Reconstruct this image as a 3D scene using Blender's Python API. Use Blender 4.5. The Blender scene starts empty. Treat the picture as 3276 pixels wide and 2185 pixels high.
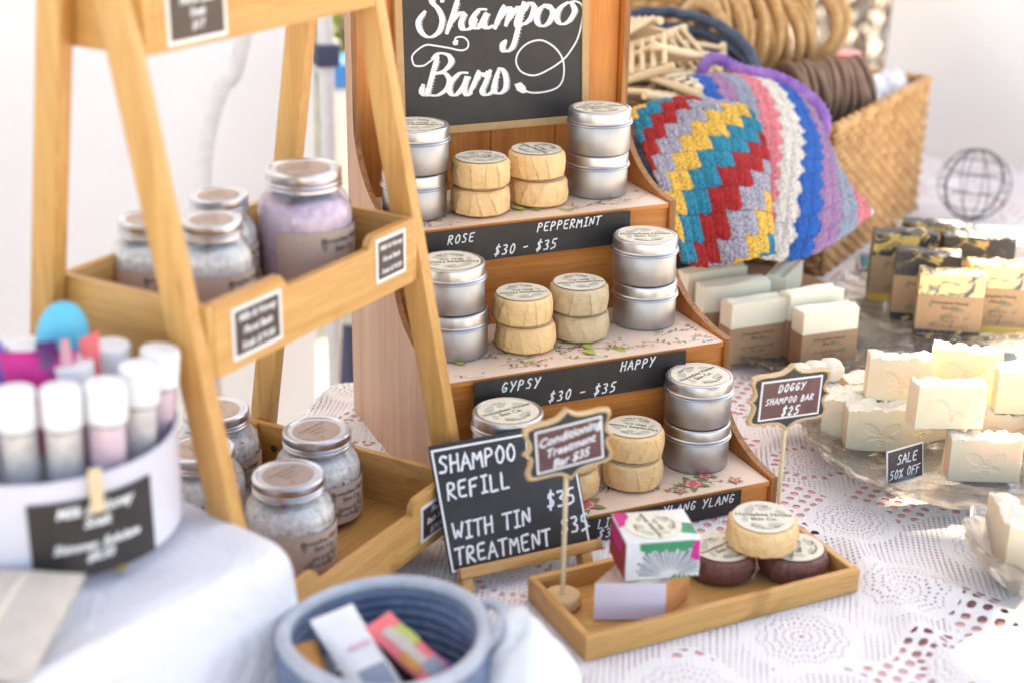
import bpy, bmesh, math, random
import numpy as np
from mathutils import Vector, Matrix
R = math.radians
PI = math.pi
rnd = random.Random(7)
sc = bpy.context.scene
COL = sc.collection

# ------------------------------------------------------------------ camera, world, sun, exposure
cam_d = bpy.data.cameras.new('camera')
cam = bpy.data.objects.new('camera', cam_d); COL.objects.link(cam)
yaw, pitch, roll = R(23.537), R(21.19), R(0.8335)
fwd = Vector((math.sin(yaw)*math.cos(pitch), math.cos(yaw)*math.cos(pitch), -math.sin(pitch)))
rgt = Vector((math.cos(yaw), -math.sin(yaw), 0)); up = rgt.cross(fwd)
rr = rgt*math.cos(roll)+up*math.sin(roll); uu = -rgt*math.sin(roll)+up*math.cos(roll)
m3 = Matrix((rr, uu, -fwd)).transposed()
cam.matrix_world = Matrix.Translation((-.5336, -1.2944, .7887)) @ m3.to_4x4()
cam_d.lens = 53.594; cam_d.sensor_width = 36; cam_d.clip_start = .05; cam_d.clip_end = 400
cam_d.dof.use_dof = True; cam_d.dof.focus_distance = 1.76; cam_d.dof.aperture_fstop = 2.8
sc.camera = cam

SUN_EL, SUN_AZ = R(50), R(54)          # azimuth measured from +Y towards +X
w = bpy.data.worlds.new('World'); sc.world = w; w.use_nodes = True
nt = w.node_tree; sky = nt.nodes.new('ShaderNodeTexSky'); sky.sky_type = 'NISHITA'
sky.sun_disc = False; sky.sun_elevation = SUN_EL; sky.sun_rotation = SUN_AZ
nt.links.new(sky.outputs[0], nt.nodes['Background'].inputs[0]); nt.nodes['Background'].inputs[1].default_value = .15
sun_d = bpy.data.lights.new('sun', 'SUN'); sun_d.energy = 4.5; sun_d.angle = R(.6); sun_d.color = (1, .94, .86)
sun = bpy.data.objects.new('sun', sun_d); COL.objects.link(sun)
S = Vector((math.sin(SUN_AZ)*math.cos(SUN_EL), math.cos(SUN_AZ)*math.cos(SUN_EL), math.sin(SUN_EL)))
sun.rotation_euler = (-S).to_track_quat('-Z', 'Y').to_euler()
sc.view_settings.view_transform = 'Standard'; sc.view_settings.look = 'None'
sc.view_settings.exposure = 1.98; sc.view_settings.gamma = 1; sc.view_settings.use_curve_mapping = False
sc.view_settings.use_white_balance = True; sc.view_settings.white_balance_temperature = 8400
sc.cycles.use_denoising = True
sc.cycles.max_bounces = 10; sc.cycles.transparent_max_bounces = 16; sc.cycles.caustics_reflective = False; sc.cycles.caustics_refractive = False
sc.cycles.sample_clamp_indirect = 6

# ------------------------------------------------------------------ node helpers and materials
class E:
    """tiny expression builder over Math nodes"""
    def __init__(s, nt, x): s.nt = nt; s.x = x
    def _op(s, op, *a):
        n = s.nt.nodes.new('ShaderNodeMath'); n.operation = op
        for i, v in enumerate((s,)+a):
            if isinstance(v, E): s.nt.links.new(v.x, n.inputs[i])
            else: n.inputs[i].default_value = v
        return E(s.nt, n.outputs[0])
    def __add__(s, o): return s._op('ADD', o)
    def __sub__(s, o): return s._op('SUBTRACT', o)
    def __mul__(s, o): return s._op('MULTIPLY', o)
    def __truediv__(s, o): return s._op('DIVIDE', o)
    def lt(s, o): return s._op('LESS_THAN', o)
    def gt(s, o): return s._op('GREATER_THAN', o)
    def mx(s, o): return s._op('MAXIMUM', o)
    def mn(s, o): return s._op('MINIMUM', o)
    def ab(s): return s._op('ABSOLUTE')
    def sin(s): return s._op('SINE')
    def cos(s): return s._op('COSINE')
    def fl(s): return s._op('FLOOR')
    def fr(s): return s._op('FRACT')
    def sq(s): return s._op('SQRT')
    def pp(s, o): return s._op('PINGPONG', o)
    def at2(s, o): return s._op('ARCTAN2', o)

def newmat(name):
    m = bpy.data.materials.new(name); m.use_nodes = True
    return m, m.node_tree, m.node_tree.nodes['Principled BSDF']
def setp(b, **k):
    names = dict(rough='Roughness', metal='Metallic', spec='Specular IOR Level', sss='Subsurface Weight', trans='Transmission Weight', ior='IOR', coat='Coat Weight', sheen='Sheen Weight', alpha='Alpha')
    for a, v in k.items(): b.inputs[names[a]].default_value = v
def coords(nt, kind='Object', scale=(1,1,1), rot=(0,0,0)):
    tc = nt.nodes.new('ShaderNodeTexCoord'); mp = nt.nodes.new('ShaderNodeMapping')
    mp.inputs['Scale'].default_value = scale; mp.inputs['Rotation'].default_value = rot
    nt.links.new(tc.outputs[kind], mp.inputs[0]); return mp.outputs[0]
def noise(nt, vec, scale, detail=3, rough=.6, dist=0):
    n = nt.nodes.new('ShaderNodeTexNoise'); n.inputs['Scale'].default_value = scale; n.inputs['Detail'].default_value = detail
    n.inputs['Roughness'].default_value = rough; n.inputs['Distortion'].default_value = dist
    if vec is not None: nt.links.new(vec, n.inputs['Vector'])
    return n.outputs[0]
def ramp(nt, fac, stops):
    r = nt.nodes.new('ShaderNodeValToRGB'); e = r.color_ramp.elements
    while len(e) < len(stops): e.new(.5)
    for i, (p, c) in enumerate(stops): e[i].position = p; e[i].color = (*c, 1)
    nt.links.new(fac, r.inputs[0]); return r.outputs[0]
def bump(nt, b, h, strength=.3, dist=.001):
    n = nt.nodes.new('ShaderNodeBump'); n.inputs['Strength'].default_value = strength; n.inputs['Distance'].default_value = dist
    nt.links.new(h, n.inputs['Height']); nt.links.new(n.outputs[0], b.inputs['Normal'])
def mat(name, c, c2=None, scale=30, rough=.6, bmp=0, bscale=None, bdist=.001, **k):
    m, nt, b = newmat(name); b.inputs['Base Color'].default_value = (*c, 1); setp(b, rough=rough, **k)
    v = coords(nt)
    if c2 is None: c2 = tuple(x*.9 for x in c)
    nt.links.new(ramp(nt, noise(nt, v, scale, 4), [(.35, c), (.65, c2)]), b.inputs['Base Color'])
    if bmp: bump(nt, b, noise(nt, v, bscale or scale*3, 4), bmp, bdist)
    return m
def wood(name, c1, c2, axis='z', fine=240, coarse=40, rough=.42, strength=.25, knots=False, c3=None):
    m, nt, b = newmat(name); setp(b, rough=rough)
    s = {'x': (.045, 1, 1), 'y': (1, .045, 1), 'z': (1, 1, .045)}[axis]
    v = coords(nt, scale=s)
    f = noise(nt, v, fine, 5, .65, .4); c = noise(nt, v, coarse, 3, .5, .6)
    mixv = nt.nodes.new('ShaderNodeMix'); mixv.inputs[0].default_value = .5
    nt.links.new(f, mixv.inputs[2]); nt.links.new(c, mixv.inputs[3])
    stops = [(.38, c1), (.5, tuple((a+d)/2 for a, d in zip(c1, c2))), (.62, c2)]
    if c3: stops.insert(0, (.28, c3))
    colr = ramp(nt, mixv.outputs[0], stops)
    if knots:      # scattered darker bamboo nodes and fine pores
        v2 = coords(nt, scale={'x': (.5, 1, 1), 'y': (1, .5, 1), 'z': (1, 1, .5)}[axis])
        kn = noise(nt, v2, 17, 2, .5, .8); mk = ramp(nt, kn, [(.66, (0, 0, 0)), (.74, (1, 1, 1))])
        po = noise(nt, v, 620, 2, .5); mp2 = ramp(nt, po, [(.60, (0, 0, 0)), (.68, (1, 1, 1))])
        for mk_, dk, am in ((mk, tuple(x*.50 for x in c2), .55), (mp2, tuple(x*.6 for x in c2), .45)):
            mc = nt.nodes.new('ShaderNodeMix'); mc.data_type = 'RGBA'; ml = nt.nodes.new('ShaderNodeMath'); ml.operation = 'MULTIPLY'; ml.inputs[1].default_value = am
            nt.links.new(mk_, ml.inputs[0]); nt.links.new(ml.outputs[0], mc.inputs[0]); nt.links.new(colr, mc.inputs[6]); mc.inputs[7].default_value = (*dk, 1); colr = mc.outputs[2]
    nt.links.new(colr, b.inputs['Base Color'])
    bump(nt, b, f, strength, .0006)
    return m

M = {}
# stand: orange stained ply; ladder and trays: honey bamboo
for ax in 'xyz':
    M['ply'+ax] = wood('orange_plywood_'+ax, (.72, .265, .058), (.49, .145, .028), ax, 300, 35, .45, c3=(.78, .30, .055))
    M['bam'+ax] = wood('honey_bamboo_'+ax, (.65, .36, .125), (.50, .235, .066), ax, 200, 26, .36, .12, knots=True, c3=(.70, .42, .17))
M['plypink'] = wood('pale_pink_plywood', (.56, .33, .22), (.45, .24, .15), 'z', 320, 40, .5, c3=(.62, .39, .28))
M['plyedge'] = wood('plywood_edge', (.44, .20, .075), (.22, .08, .028), 'z', 90, 300, .6)
M['pine'] = wood('pale_pine', (.66, .46, .26), (.56, .36, .18), 'z', 220, 30, .5)
M['dowel'] = wood('cream_beech', (.74, .58, .38), (.66, .49, .30), 'x', 260, 40, .5)
M['mdf'] = mat('mdf_frame', (.52, .31, .15), (.47, .27, .12), 120, .6, .1)
M['chalk'] = mat('chalkboard', (.016, .0135, .015), (.026, .021, .022), 45, .5, .06, 300)
M['chalkedge'] = mat('board_dark_edge', (.02, .02, .026), None, 40, .5)
M['chalkbrown'] = mat('brown_chalk_panel', (.085, .028, .033), (.12, .045, .05), 60, .42)
M['darkpanel'] = mat('dark_brown_panel', (.04, .022, .022), (.055, .03, .03), 60, .4)
M['white_ink'] = mat('white_chalk_pen', (.82, .82, .84), (.66, .66, .70), 350, .7)
M['white_paint'] = mat('white_paint', (.80, .79, .80), None, 60, .4)
M['tub'] = mat('glossy_white_tub', (.66, .65, .75), (.63, .62, .72), 12, .3)
M['label_paper'] = mat('label_paper', (.74, .68, .56), (.70, .64, .52), 300, .6)
M['label_brown'] = mat('label_kraft_pink', (.56, .41, .33), (.50, .36, .29), 200, .6)
M['ink'] = mat('ink', (.035, .033, .03), None, 60, .6)
M['ink_brown'] = mat('ink_brown', (.10, .065, .04), None, 60, .7)
M['leaf_print'] = mat('leaf_print', (.44, .45, .37), (.50, .50, .42), 90, .6)
M['leaf_kraft'] = mat('leaf_print_on_kraft', (.26, .21, .13), (.30, .24, .15), 90, .7)
M['kraft'] = mat('kraft_paper', (.47, .31, .185), (.42, .265, .15), 260, .75, .12, 500)
M['kraft_dark'] = mat('kraft_band', (.40, .265, .165), (.35, .22, .13), 260, .75, .12, 500)
def waxpaper(name, c1, c2, c3):
    m, nt, b = newmat(name); setp(b, rough=.5, sss=0)
    v = coords(nt)
    nt.links.new(ramp(nt, noise(nt, v, 70, 5, .7), [(.2, c1), (.5, c2), (.85, c3)]), b.inputs['Base Color'])
    vo = nt.nodes.new('ShaderNodeTexVoronoi'); vo.feature = 'DISTANCE_TO_EDGE'; vo.inputs['Scale'].default_value = 95; dv = nt.nodes.new('ShaderNodeVectorMath'); dv.operation = 'MULTIPLY_ADD'; dv.inputs[1].default_value = (.006, .006, .006)
    nn = nt.nodes.new('ShaderNodeTexNoise'); nn.inputs['Scale'].default_value = 60; nt.links.new(v, nn.inputs['Vector']); nt.links.new(nn.outputs['Color'], dv.inputs[0]); nt.links.new(v, dv.inputs[2]); nt.links.new(dv.outputs[0], vo.inputs['Vector'])
    mnn = nt.nodes.new('ShaderNodeMath'); mnn.operation = 'MINIMUM'; mnn.inputs[1].default_value = .14; nt.links.new(vo.outputs['Distance'], mnn.inputs[0])
    bump(nt, b, mnn.outputs[0], .55, .004); return m
M['wax'] = waxpaper('waxed_kraft_wrap', (.74, .43, .18), (.80, .51, .245), (.86, .60, .33))
M['waxgrey'] = waxpaper('translucent_kraft_wrap', (.48, .34, .20), (.56, .41, .25), (.66, .49, .31))
M['choc'] = waxpaper('brown_wrap', (.13, .046, .038), (.16, .058, .048), (.20, .078, .064))
def metal(name, c, rough, aniso=0):
    m, nt, b = newmat(name); setp(b, rough=rough, metal=1)
    b.inputs['Base Color'].default_value = (*c, 1)
    v = coords(nt, scale=(1, 1, 12)); bump(nt, b, noise(nt, v, 300, 3), .04, .0003)
    nt.links.new(ramp(nt, noise(nt, coords(nt), 25, 3), [(.3, c), (.7, tuple(x*.93 for x in c))]), b.inputs['Base Color'])
    return m
M['tin'] = metal('brushed_tin', (.47, .455, .47), .46)
M['lid'] = metal('bright_lid', (.56, .55, .57), .34)
M['steel'] = metal('jar_band_steel', (.66, .66, .70), .30)
M['gold'] = metal('gold', (.85, .55, .12), .25)
M['darkwire'] = mat('dark_wire', (.09, .09, .12), None, 40, .4)

def glass_thin(name, tint=(1, 1, 1), rough=.02, base=.05):
    m, nt, b = newmat(name); nt.nodes.remove(b); out = nt.nodes['Material Output']
    t = nt.nodes.new('ShaderNodeBsdfTransparent'); t.inputs[0].default_value = (*tint, 1)
    g = nt.nodes.new('ShaderNodeBsdfGlossy'); g.inputs['Roughness'].default_value = rough
    f = nt.nodes.new('ShaderNodeLayerWeight'); f.inputs[0].default_value = .5
    pw = nt.nodes.new('ShaderNodeMath'); pw.operation = 'POWER'; pw.inputs[1].default_value = 4; nt.links.new(f.outputs['Facing'], pw.inputs[0])
    a = nt.nodes.new('ShaderNodeMath'); a.operation = 'MULTIPLY_ADD'; a.use_clamp = True; a.inputs[1].default_value = .6; a.inputs[2].default_value = base
    mx = nt.nodes.new('ShaderNodeMixShader')
    nt.links.new(pw.outputs[0], a.inputs[0]); nt.links.new(a.outputs[0], mx.inputs[0])
    nt.links.new(t.outputs[0], mx.inputs[1]); nt.links.new(g.outputs[0], mx.inputs[2]); nt.links.new(mx.outputs[0], out.inputs[0])
    return m
M['jar_glass'] = glass_thin('jar_glass', (.95, .96, .97), .03, .07)
M['film'] = glass_thin('clear_film', (.97, .97, .98), .08, .08)
def cutglass(name):
    m, nt, b = newmat(name); setp(b, rough=.03, trans=1, ior=1.45); b.inputs['Base Color'].default_value = (1, .99, .97, 1)
    bump(nt, b, noise(nt, coords(nt), 90, 2), .35, .001)
    out = nt.nodes['Material Output']; t = nt.nodes.new('ShaderNodeBsdfTransparent'); t.inputs[0].default_value = (.98, .975, .96, 1)
    f = nt.nodes.new('ShaderNodeLayerWeight'); f.inputs[0].default_value = .5; a = nt.nodes.new('ShaderNodeMath'); a.operation = 'MULTIPLY_ADD'; a.use_clamp = True
    a.inputs[1].default_value = .5; a.inputs[2].default_value = .30; mx = nt.nodes.new('ShaderNodeMixShader')
    nt.links.new(f.outputs['Facing'], a.inputs[0]); nt.links.new(a.outputs[0], mx.inputs[0]); nt.links.new(t.outputs[0], mx.inputs[1]); nt.links.new(b.outputs[0], mx.inputs[2]); nt.links.new(mx.outputs[0], out.inputs[0])
    return m
M['cut_glass'] = cutglass('pressed_glass')

M['soap_cream'] = mat('cream_soap', (.84, .71, .52), (.80, .66, .46), 40, .55, .15, 350, sss=.25)
M['soap_top'] = mat('cream_soap_top', (.80, .74, .64), (.76, .68, .56), 60, .6, .3, 240, sss=.2)
M['soap_green'] = mat('pale_green_soap', (.86, .82, .68), (.82, .79, .64), 12, .42, .04, 150, sss=.3)
def marble(name, c1, c2, c3, pos=(.44, .5, .56)):
    m, nt, b = newmat(name); setp(b, rough=.4, sss=.1)
    v = coords(nt); f = noise(nt, v, 26, 3, .55, 2.2)
    nt.links.new(ramp(nt, f, [(pos[0], c1), (pos[1], c3), (pos[2], c2)]), b.inputs['Base Color'])
    bump(nt, b, noise(nt, v, 120, 3), .1); return m
M['soap_yellow'] = mat('yellow_soap', (.78, .48, .08), (.82, .55, .13), 25, .4, .05, 150, sss=.2)
M['soap_swirl'] = marble('yellow_black_swirl', (.03, .032, .045), (.80, .55, .17), (.30, .24, .12))
M['soap_swirl_pale'] = marble('pale_black_swirl', (.10, .10, .12), (.84, .70, .34), (.45, .40, .27), (.36, .42, .48))
M['soap_black'] = marble('black_swirl', (.028, .03, .04), (.72, .52, .20), (.10, .09, .07), (.50, .57, .64))
M['salt'] = mat('bath_salt', (.64, .55, .51), (.88, .84, .82), 150, .5, .9, 200, .002)
M['salt_pink'] = mat('lilac_bath_salt', (.60, .42, .54), (.76, .58, .70), 130, .6, .5, 300)
def flecks(name):
    m, nt, b = newmat(name); setp(b, rough=.6); v = coords(nt)
    vo = nt.nodes.new('ShaderNodeTexVoronoi'); vo.inputs['Scale'].default_value = 150; nt.links.new(v, vo.inputs[0])
    r = ramp(nt, vo.outputs['Color'], [(0, (.07, .05, .12)), (.18, (.45, .16, .22)), (.26, (.60, .40, .15)), (.34, (.78, .76, .76)), (1, (.74, .72, .74))])
    for e in r.node.color_ramp.elements: pass
    r.node.color_ramp.interpolation = 'CONSTANT'
    nt.links.new(r, b.inputs['Base Color']); bump(nt, b, noise(nt, v, 300, 3), .5); return m
M['salt_flowers'] = flecks('salt_with_petals')
M['drape'] = None
M['cloth'] = mat('white_cotton', (.76, .76, .78), (.72, .72, .75), 20, .85, .15, 600)
M['linen'] = mat('oatmeal_linen', (.56, .49, .44), (.50, .43, .38), 90, .9, .2, 500)
M['denimrope'] = mat('grey_blue_rope', (.19, .24, .35), (.12, .155, .24), 60, .9, .5, 300)
M['rope_rim'] = mat('pale_grey_rope', (.46, .48, .54), (.38, .40, .46), 60, .9, .5, 300)
M['navy'] = mat('navy_woven', (.028, .045, .085), (.06, .085, .13), 60, .8, .4, 200)
M['wicker'] = mat('wicker', (.62, .36, .15), (.38, .18, .06), 40, .55, .2, 300)
M['wicker_dark'] = mat('wicker_stake', (.30, .13, .04), (.24, .10, .03), 40, .6)
M['strap_tan'] = mat('tan_strap', (.60, .38, .18), (.46, .25, .10), 50, .5, .2, 200)
M['strap_brown'] = mat('brown_strap', (.28, .18, .13), (.20, .12, .085), 50, .6, .2, 200)
M['purple'] = mat('purple_yarn', (.13, .035, .30), (.34, .19, .50), 22, .9, .8, 260)
M['mauve'] = mat('mauve_yarn', (.30, .16, .32), (.11, .02, .13), 26, .9, .8, 260)
M['red_lid'] = mat('red_plastic', (.75, .06, .045), None, 30, .35)
M['tent'] = None
M['slab'] = wood('rough_slab', (.42, .24, .13), (.30, .15, .08), 'x', 120, 20, .6)
M['teal'] = mat('teal_soap', (.04, .20, .22), (.08, .28, .30), 30, .5)
M['paperwhite'] = mat('white_card', (.74, .72, .72), None, 40, .5)
M['boxlilac'] = mat('pale_lilac_card', (.72, .66, .78), (.70, .63, .76), 20, .5)
M['boxorange'] = mat('orange_card', (.66, .30, .13), (.62, .26, .10), 30, .5)
M['printgrey'] = mat('grey_printed_card', (.36, .33, .32), (.50, .47, .46), 130, .5)
M['floral_base'] = mat('floral_paper', (.78, .60, .48), (.76, .57, .45), 20, .45)
for n, c in dict(pr_green=(.20, .24, .07), pr_lime=(.42, .50, .12), pr_brown=(.18, .09, .05), pr_blue=(.17, .33, .45), pr_pink=(.66, .13, .15), pr_rose=(.76, .32, .28), pr_white=(.8, .78, .76),
                 magenta=(.62, .01, .22), violet=(.26, .13, .55), cyan=(.08, .50, .72), coral=(.85, .16, .18), black=(.02, .02, .025), blue=(.03, .22, .6), green=(.02, .25, .11), darkred=(.38, .02, .04),
                 navyprint=(.06, .07, .14), amber=(.62, .25, .05), palepink=(.75, .40, .46), bluegrey=(.22, .27, .35)).items():
    M[n] = mat(n, c, None, 40, .5)
M['tube_pink'] = mat('pale_pink_salt', (.80, .60, .68), (.72, .50, .60), 90, .5, .3, 300)
M['tube_white'] = mat('white_salt', (.80, .76, .75), (.62, .57, .56), 60, .5, .3, 300)

def tentmat(name, tint, thin=.5):
    m, nt, b = newmat(name); out = nt.nodes['Material Output']
    b.inputs['Base Color'].default_value = (*tint, 1); setp(b, rough=.8)
    bump(nt, b, noise(nt, coords(nt), 3, 4), .5, .03)
    t = nt.nodes.new('ShaderNodeBsdfTranslucent'); t.inputs[0].default_value = (*tint, 1)
    mx = nt.nodes.new('ShaderNodeMixShader'); mx.inputs[0].default_value = thin
    nt.links.new(b.outputs[0], mx.inputs[1]); nt.links.new(t.outputs[0], mx.inputs[2]); nt.links.new(mx.outputs[0], out.inputs[0])
    return m
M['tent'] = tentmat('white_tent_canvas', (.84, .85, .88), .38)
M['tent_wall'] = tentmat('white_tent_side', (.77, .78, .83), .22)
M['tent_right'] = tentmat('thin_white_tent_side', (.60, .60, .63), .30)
M['sun_block'] = mat('dark_sun_block', (.06, .08, .12), None, 10, .6)  # opaque dark sheet for the unseen panels that block sun
M['sheer'] = tentmat('sheer_white', (.86, .86, .88))

def drapemat():
    m, nt, b = newmat('soft_white_cotton'); b.inputs['Base Color'].default_value = (.70, .69, .74, 1); setp(b, rough=.9)
    v = coords(nt); n1 = noise(nt, v, 11, 4, .55, .8); n2 = noise(nt, v, 700, 2)
    a = E(nt, n1)*1.+E(nt, n2)*.03; bump(nt, b, a.x, .9, .016); return m
M['drape'] = drapemat()

def lace():
    m, nt, b = newmat('white_crochet_lace'); out = nt.nodes['Material Output']
    b.inputs['Base Color'].default_value = (.84, .82, .84, 1); setp(b, rough=.9)
    tc = nt.nodes.new('ShaderNodeTexCoord'); sp = nt.nodes.new('ShaderNodeSeparateXYZ')
    mp = nt.nodes.new('ShaderNodeMapping'); mp.inputs['Rotation'].default_value = (0, 0, .35)
    wv = nt.nodes.new('ShaderNodeTexNoise'); wv.inputs['Scale'].default_value = 9; wv.inputs['Detail'].default_value = 1
    sc_ = nt.nodes.new('ShaderNodeVectorMath'); sc_.operation = 'MULTIPLY_ADD'; sc_.inputs[1].default_value = (.018, .018, 0)
    nt.links.new(tc.outputs['Object'], mp.inputs[0]); nt.links.new(mp.outputs[0], wv.inputs['Vector'])
    nt.links.new(wv.outputs['Color'], sc_.inputs[0]); nt.links.new(mp.outputs[0], sc_.inputs[2]); nt.links.new(sc_.outputs[0], sp.inputs[0])
    x, y = E(nt, sp.outputs[0]), E(nt, sp.outputs[1])
    P_ = .15
    row = (y/(P_*.866)).fl(); off = (row*.5).fr()*1.0
    cx = ((x/P_+off).fr()-.5)*P_; cy = ((y/(P_*.866)).fr()-.5)*(P_*.866)
    hs = ((((x/P_+off).fl()*12.9898+row*78.233).sin())*43758.5).fr()
    r = (cx*cx+cy*cy).sq()*(hs*.45+.85); th = cy.at2(cx)
    rw = r*((th*11.).cos()*.055+1.)
    def ring(r0, wd, n, duty, ph=0.):
        return (((rw if r0 > .02 else r)-r0).ab().lt(wd))*((th*float(n)+ph).cos().gt(duty))
    holes = r.lt(.002).mx(ring(.0080, .0010, 12, .35)).mx(ring(.0150, .0009, 22, .5, 1.)).mx(ring(.0215, .0013, 26, .4)).mx(ring(.0300, .0012, 38, .45, 1.5)).mx(ring(.0375, .0009, 54, .5))
    pet = ring(.0445, .0042, 22, -.05)*hs.gt(.35)
    # net of small diamond holes outside the medallions
    a = ((x+y)*(PI/.0082)).sin(); c = ((x-y)*(PI/.0082)).sin()
    nz = E(nt, noise(nt, tc.outputs['Object'], 14, 2))
    nb_ = E(nt, noise(nt, tc.outputs['Object'], 6.5, 1)); a2 = ((x+y*.35)*(PI/.0165)).sin(); c2 = ((x*.35-y)*(PI/.0165)).sin()
    net = ((a*c).ab().gt(nz*1.0+.30)*(r.gt(.053))*nb_.lt(.535)).mx((a2*c2).ab().gt(.60)*nb_.gt(.555)*r.gt(.050))
    bars = (th*36.).cos().gt(.96)*r.lt(.050)
    mask = holes.mx(pet).mx(net)
    mx = nt.nodes.new('ShaderNodeMixShader'); tr = nt.nodes.new('ShaderNodeBsdfTransparent')
    nt.links.new(mask.x, mx.inputs[0]); nt.links.new(b.outputs[0], mx.inputs[1]); nt.links.new(tr.outputs[0], mx.inputs[2]); nt.links.new(mx.outputs[0], out.inputs[0])
    fine = ((x*(2*PI/.0018)).sin()*(y*(2*PI/.0018)).sin())
    bump(nt, b, (fine*.5+nz-(a*c).ab()*1.3-mask*.6).x, .6, .0010)
    return m
M['lace'] = lace()
M['tulle'] = mat('salmon_tulle_cloth', (.80, .44, .42), (.72, .34, .33), 260, .8, .4, 700)

# ------------------------------------------------------------------ mesh builder
class MB:
    def __init__(s): s.v = []; s.f = []; s.m = []; s.mats = []
    def mi(s, m):
        if m not in s.mats: s.mats.append(m)
        return s.mats.index(m)
    def add(s, vs, fs, m, T=None):
        k = len(s.v); i = s.mi(m)
        if T is not None: vs = [T @ Vector(v) for v in vs]
        s.v += [tuple(v) for v in vs]; s.f += [tuple(q+k for q in f) for f in fs]; s.m += [i]*len(fs); return s
    def box(s, lo, hi, m, T=None, bev=0):
        x0, y0, z0 = lo; x1, y1, z1 = hi
        if bev <= 0:
            v = [(x0,y0,z0),(x1,y0,z0),(x1,y1,z0),(x0,y1,z0),(x0,y0,z1),(x1,y0,z1),(x1,y1,z1),(x0,y1,z1)]
            return s.add(v, [(0,3,2,1),(4,5,6,7),(0,1,5,4),(1,2,6,5),(2,3,7,6),(3,0,4,7)], m, T)
        bm = bmesh.new(); bmesh.ops.create_cube(bm, size=1)
        for q in bm.verts: q.co = Vector(((x0+x1)/2+q.co.x*(x1-x0), (y0+y1)/2+q.co.y*(y1-y0), (z0+z1)/2+q.co.z*(z1-z0)))
        bmesh.ops.bevel(bm, geom=bm.edges[:], offset=bev, segments=2, affect='EDGES', profile=.5)
        bm.verts.index_update(); v = [q.co.copy() for q in bm.verts]; f = [tuple(q.index for q in g.verts) for g in bm.faces]; bm.free()
        return s.add(v, f, m, T)
    def lathe(s, prof, m, T=None, n=48, fn=None, cap=True, closed=False):
        """prof: list of (r,z); fn(theta,r,z,i)->(r,z)"""
        v = []; f = []
        for i, (r, z) in enumerate(prof):
            for k in range(n):
                t = 2*PI*k/n; r2, z2 = (fn(t, r, z, i) if fn else (r, z))
                v.append((r2*math.cos(t), r2*math.sin(t), z2))
        L = len(prof)
        for i in range(L-1 if not closed else L):
            a = i*n; b = ((i+1) % L)*n
            for k in range(n): f.append((a+k, a+(k+1) % n, b+(k+1) % n, b+k))
        if cap and not closed:
            if prof[0][0] > 1e-6: f.append(tuple(range(n-1, -1, -1)))
            if prof[-1][0] > 1e-6: f.append(tuple((L-1)*n+k for k in range(n)))
        return s.add(v, f, m, T)
    def prism(s, pts, h0, h1, m, T=None):
        """2D outline (x,y) extruded from z h0 to h1 (counter-clockwise)"""
        n = len(pts); v = [(x, y, h0) for x, y in pts]+[(x, y, h1) for x, y in pts]
        f = [tuple(range(n-1, -1, -1)), tuple(range(n, 2*n))]+[(i, (i+1) % n, n+(i+1) % n, n+i) for i in range(n)]
        return s.add(v, f, m, T)
    def flat(s, pts, z, m, T=None):
        return s.add([(x, y, z) for x, y in pts], [tuple(range(len(pts)))], m, T)
    def tube(s, path, r, m, T=None, n=8, closed=False, flat=1.0, upv=None, cap=True):
        path = [Vector(p) for p in path]; L = len(path); v = []; f = []
        u = Vector(upv) if upv else Vector((0, 0, 1)); u0 = u
        rs = r if hasattr(r, '__len__') else [r]*L
        for i, p in enumerate(path):
            a = path[(i-1) % L] if (closed or i > 0) else p; b = path[(i+1) % L] if (closed or i < L-1) else p
            t = (b-a).normalized() if (b-a).length > 1e-9 else Vector((0,0,1))
            if abs(t.dot(u)) > .98: u = Vector((1, 0, 0)) if abs(t.x) < .9 else Vector((0, 1, 0))
            sd = t.cross(u).normalized(); nn = sd.cross(t).normalized()
            if not upv: u = nn
            for k in range(n):
                an = 2*PI*k/n; v.append(p+sd*math.cos(an)*rs[i]+nn*math.sin(an)*rs[i]*flat)
        for i in range(L if closed else L-1):
            a = i*n; b = ((i+1) % L)*n
            for k in range(n): f.append((a+k, a+(k+1) % n, b+(k+1) % n, b+k))
        if cap and not closed: f += [tuple(range(n-1, -1, -1)), tuple((L-1)*n+k for k in range(n))]
        return s.add(v, f, m, T)
    def sheet(s, fn, nu, nv, m, T=None, thick=0):
        v = [fn(i/nu, j/nv) for j in range(nv+1) for i in range(nu+1)]
        f = [(j*(nu+1)+i, j*(nu+1)+i+1, (j+1)*(nu+1)+i+1, (j+1)*(nu+1)+i) for j in range(nv) for i in range(nu)]
        return s.add(v, f, m, T)
    def stroke(s, pts, wd, m, T=None, h=.0002):
        """brush stroke: ridge ribbon lying on z=0 of T"""
        pts = [Vector((p[0], p[1])) for p in pts]; L = len(pts); v = []; f = []
        ws = wd if hasattr(wd, '__len__') else [wd]*L
        for i, p in enumerate(pts):
            a = pts[max(i-1, 0)]; b = pts[min(i+1, L-1)]; d = (b-a)
            if d.length < 1e-9: d = Vector((1, 0))
            d.normalize(); nr = Vector((-d.y, d.x))*ws[i]/2
            e = Vector((0, 0))
            if i == 0: e = -d*ws[i]*.3
            if i == L-1: e = d*ws[i]*.3
            q = p+e; v += [(q.x+nr.x, q.y+nr.y, .00005), (q.x, q.y, h), (q.x-nr.x, q.y-nr.y, .00005)]
        for i in range(L-1):
            k = i*3; f += [(k, k+1, k+4, k+3), (k+1, k+2, k+5, k+4)]
        f = [g[::-1] for g in f]
        return s.add(v, f, m, T)
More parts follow.
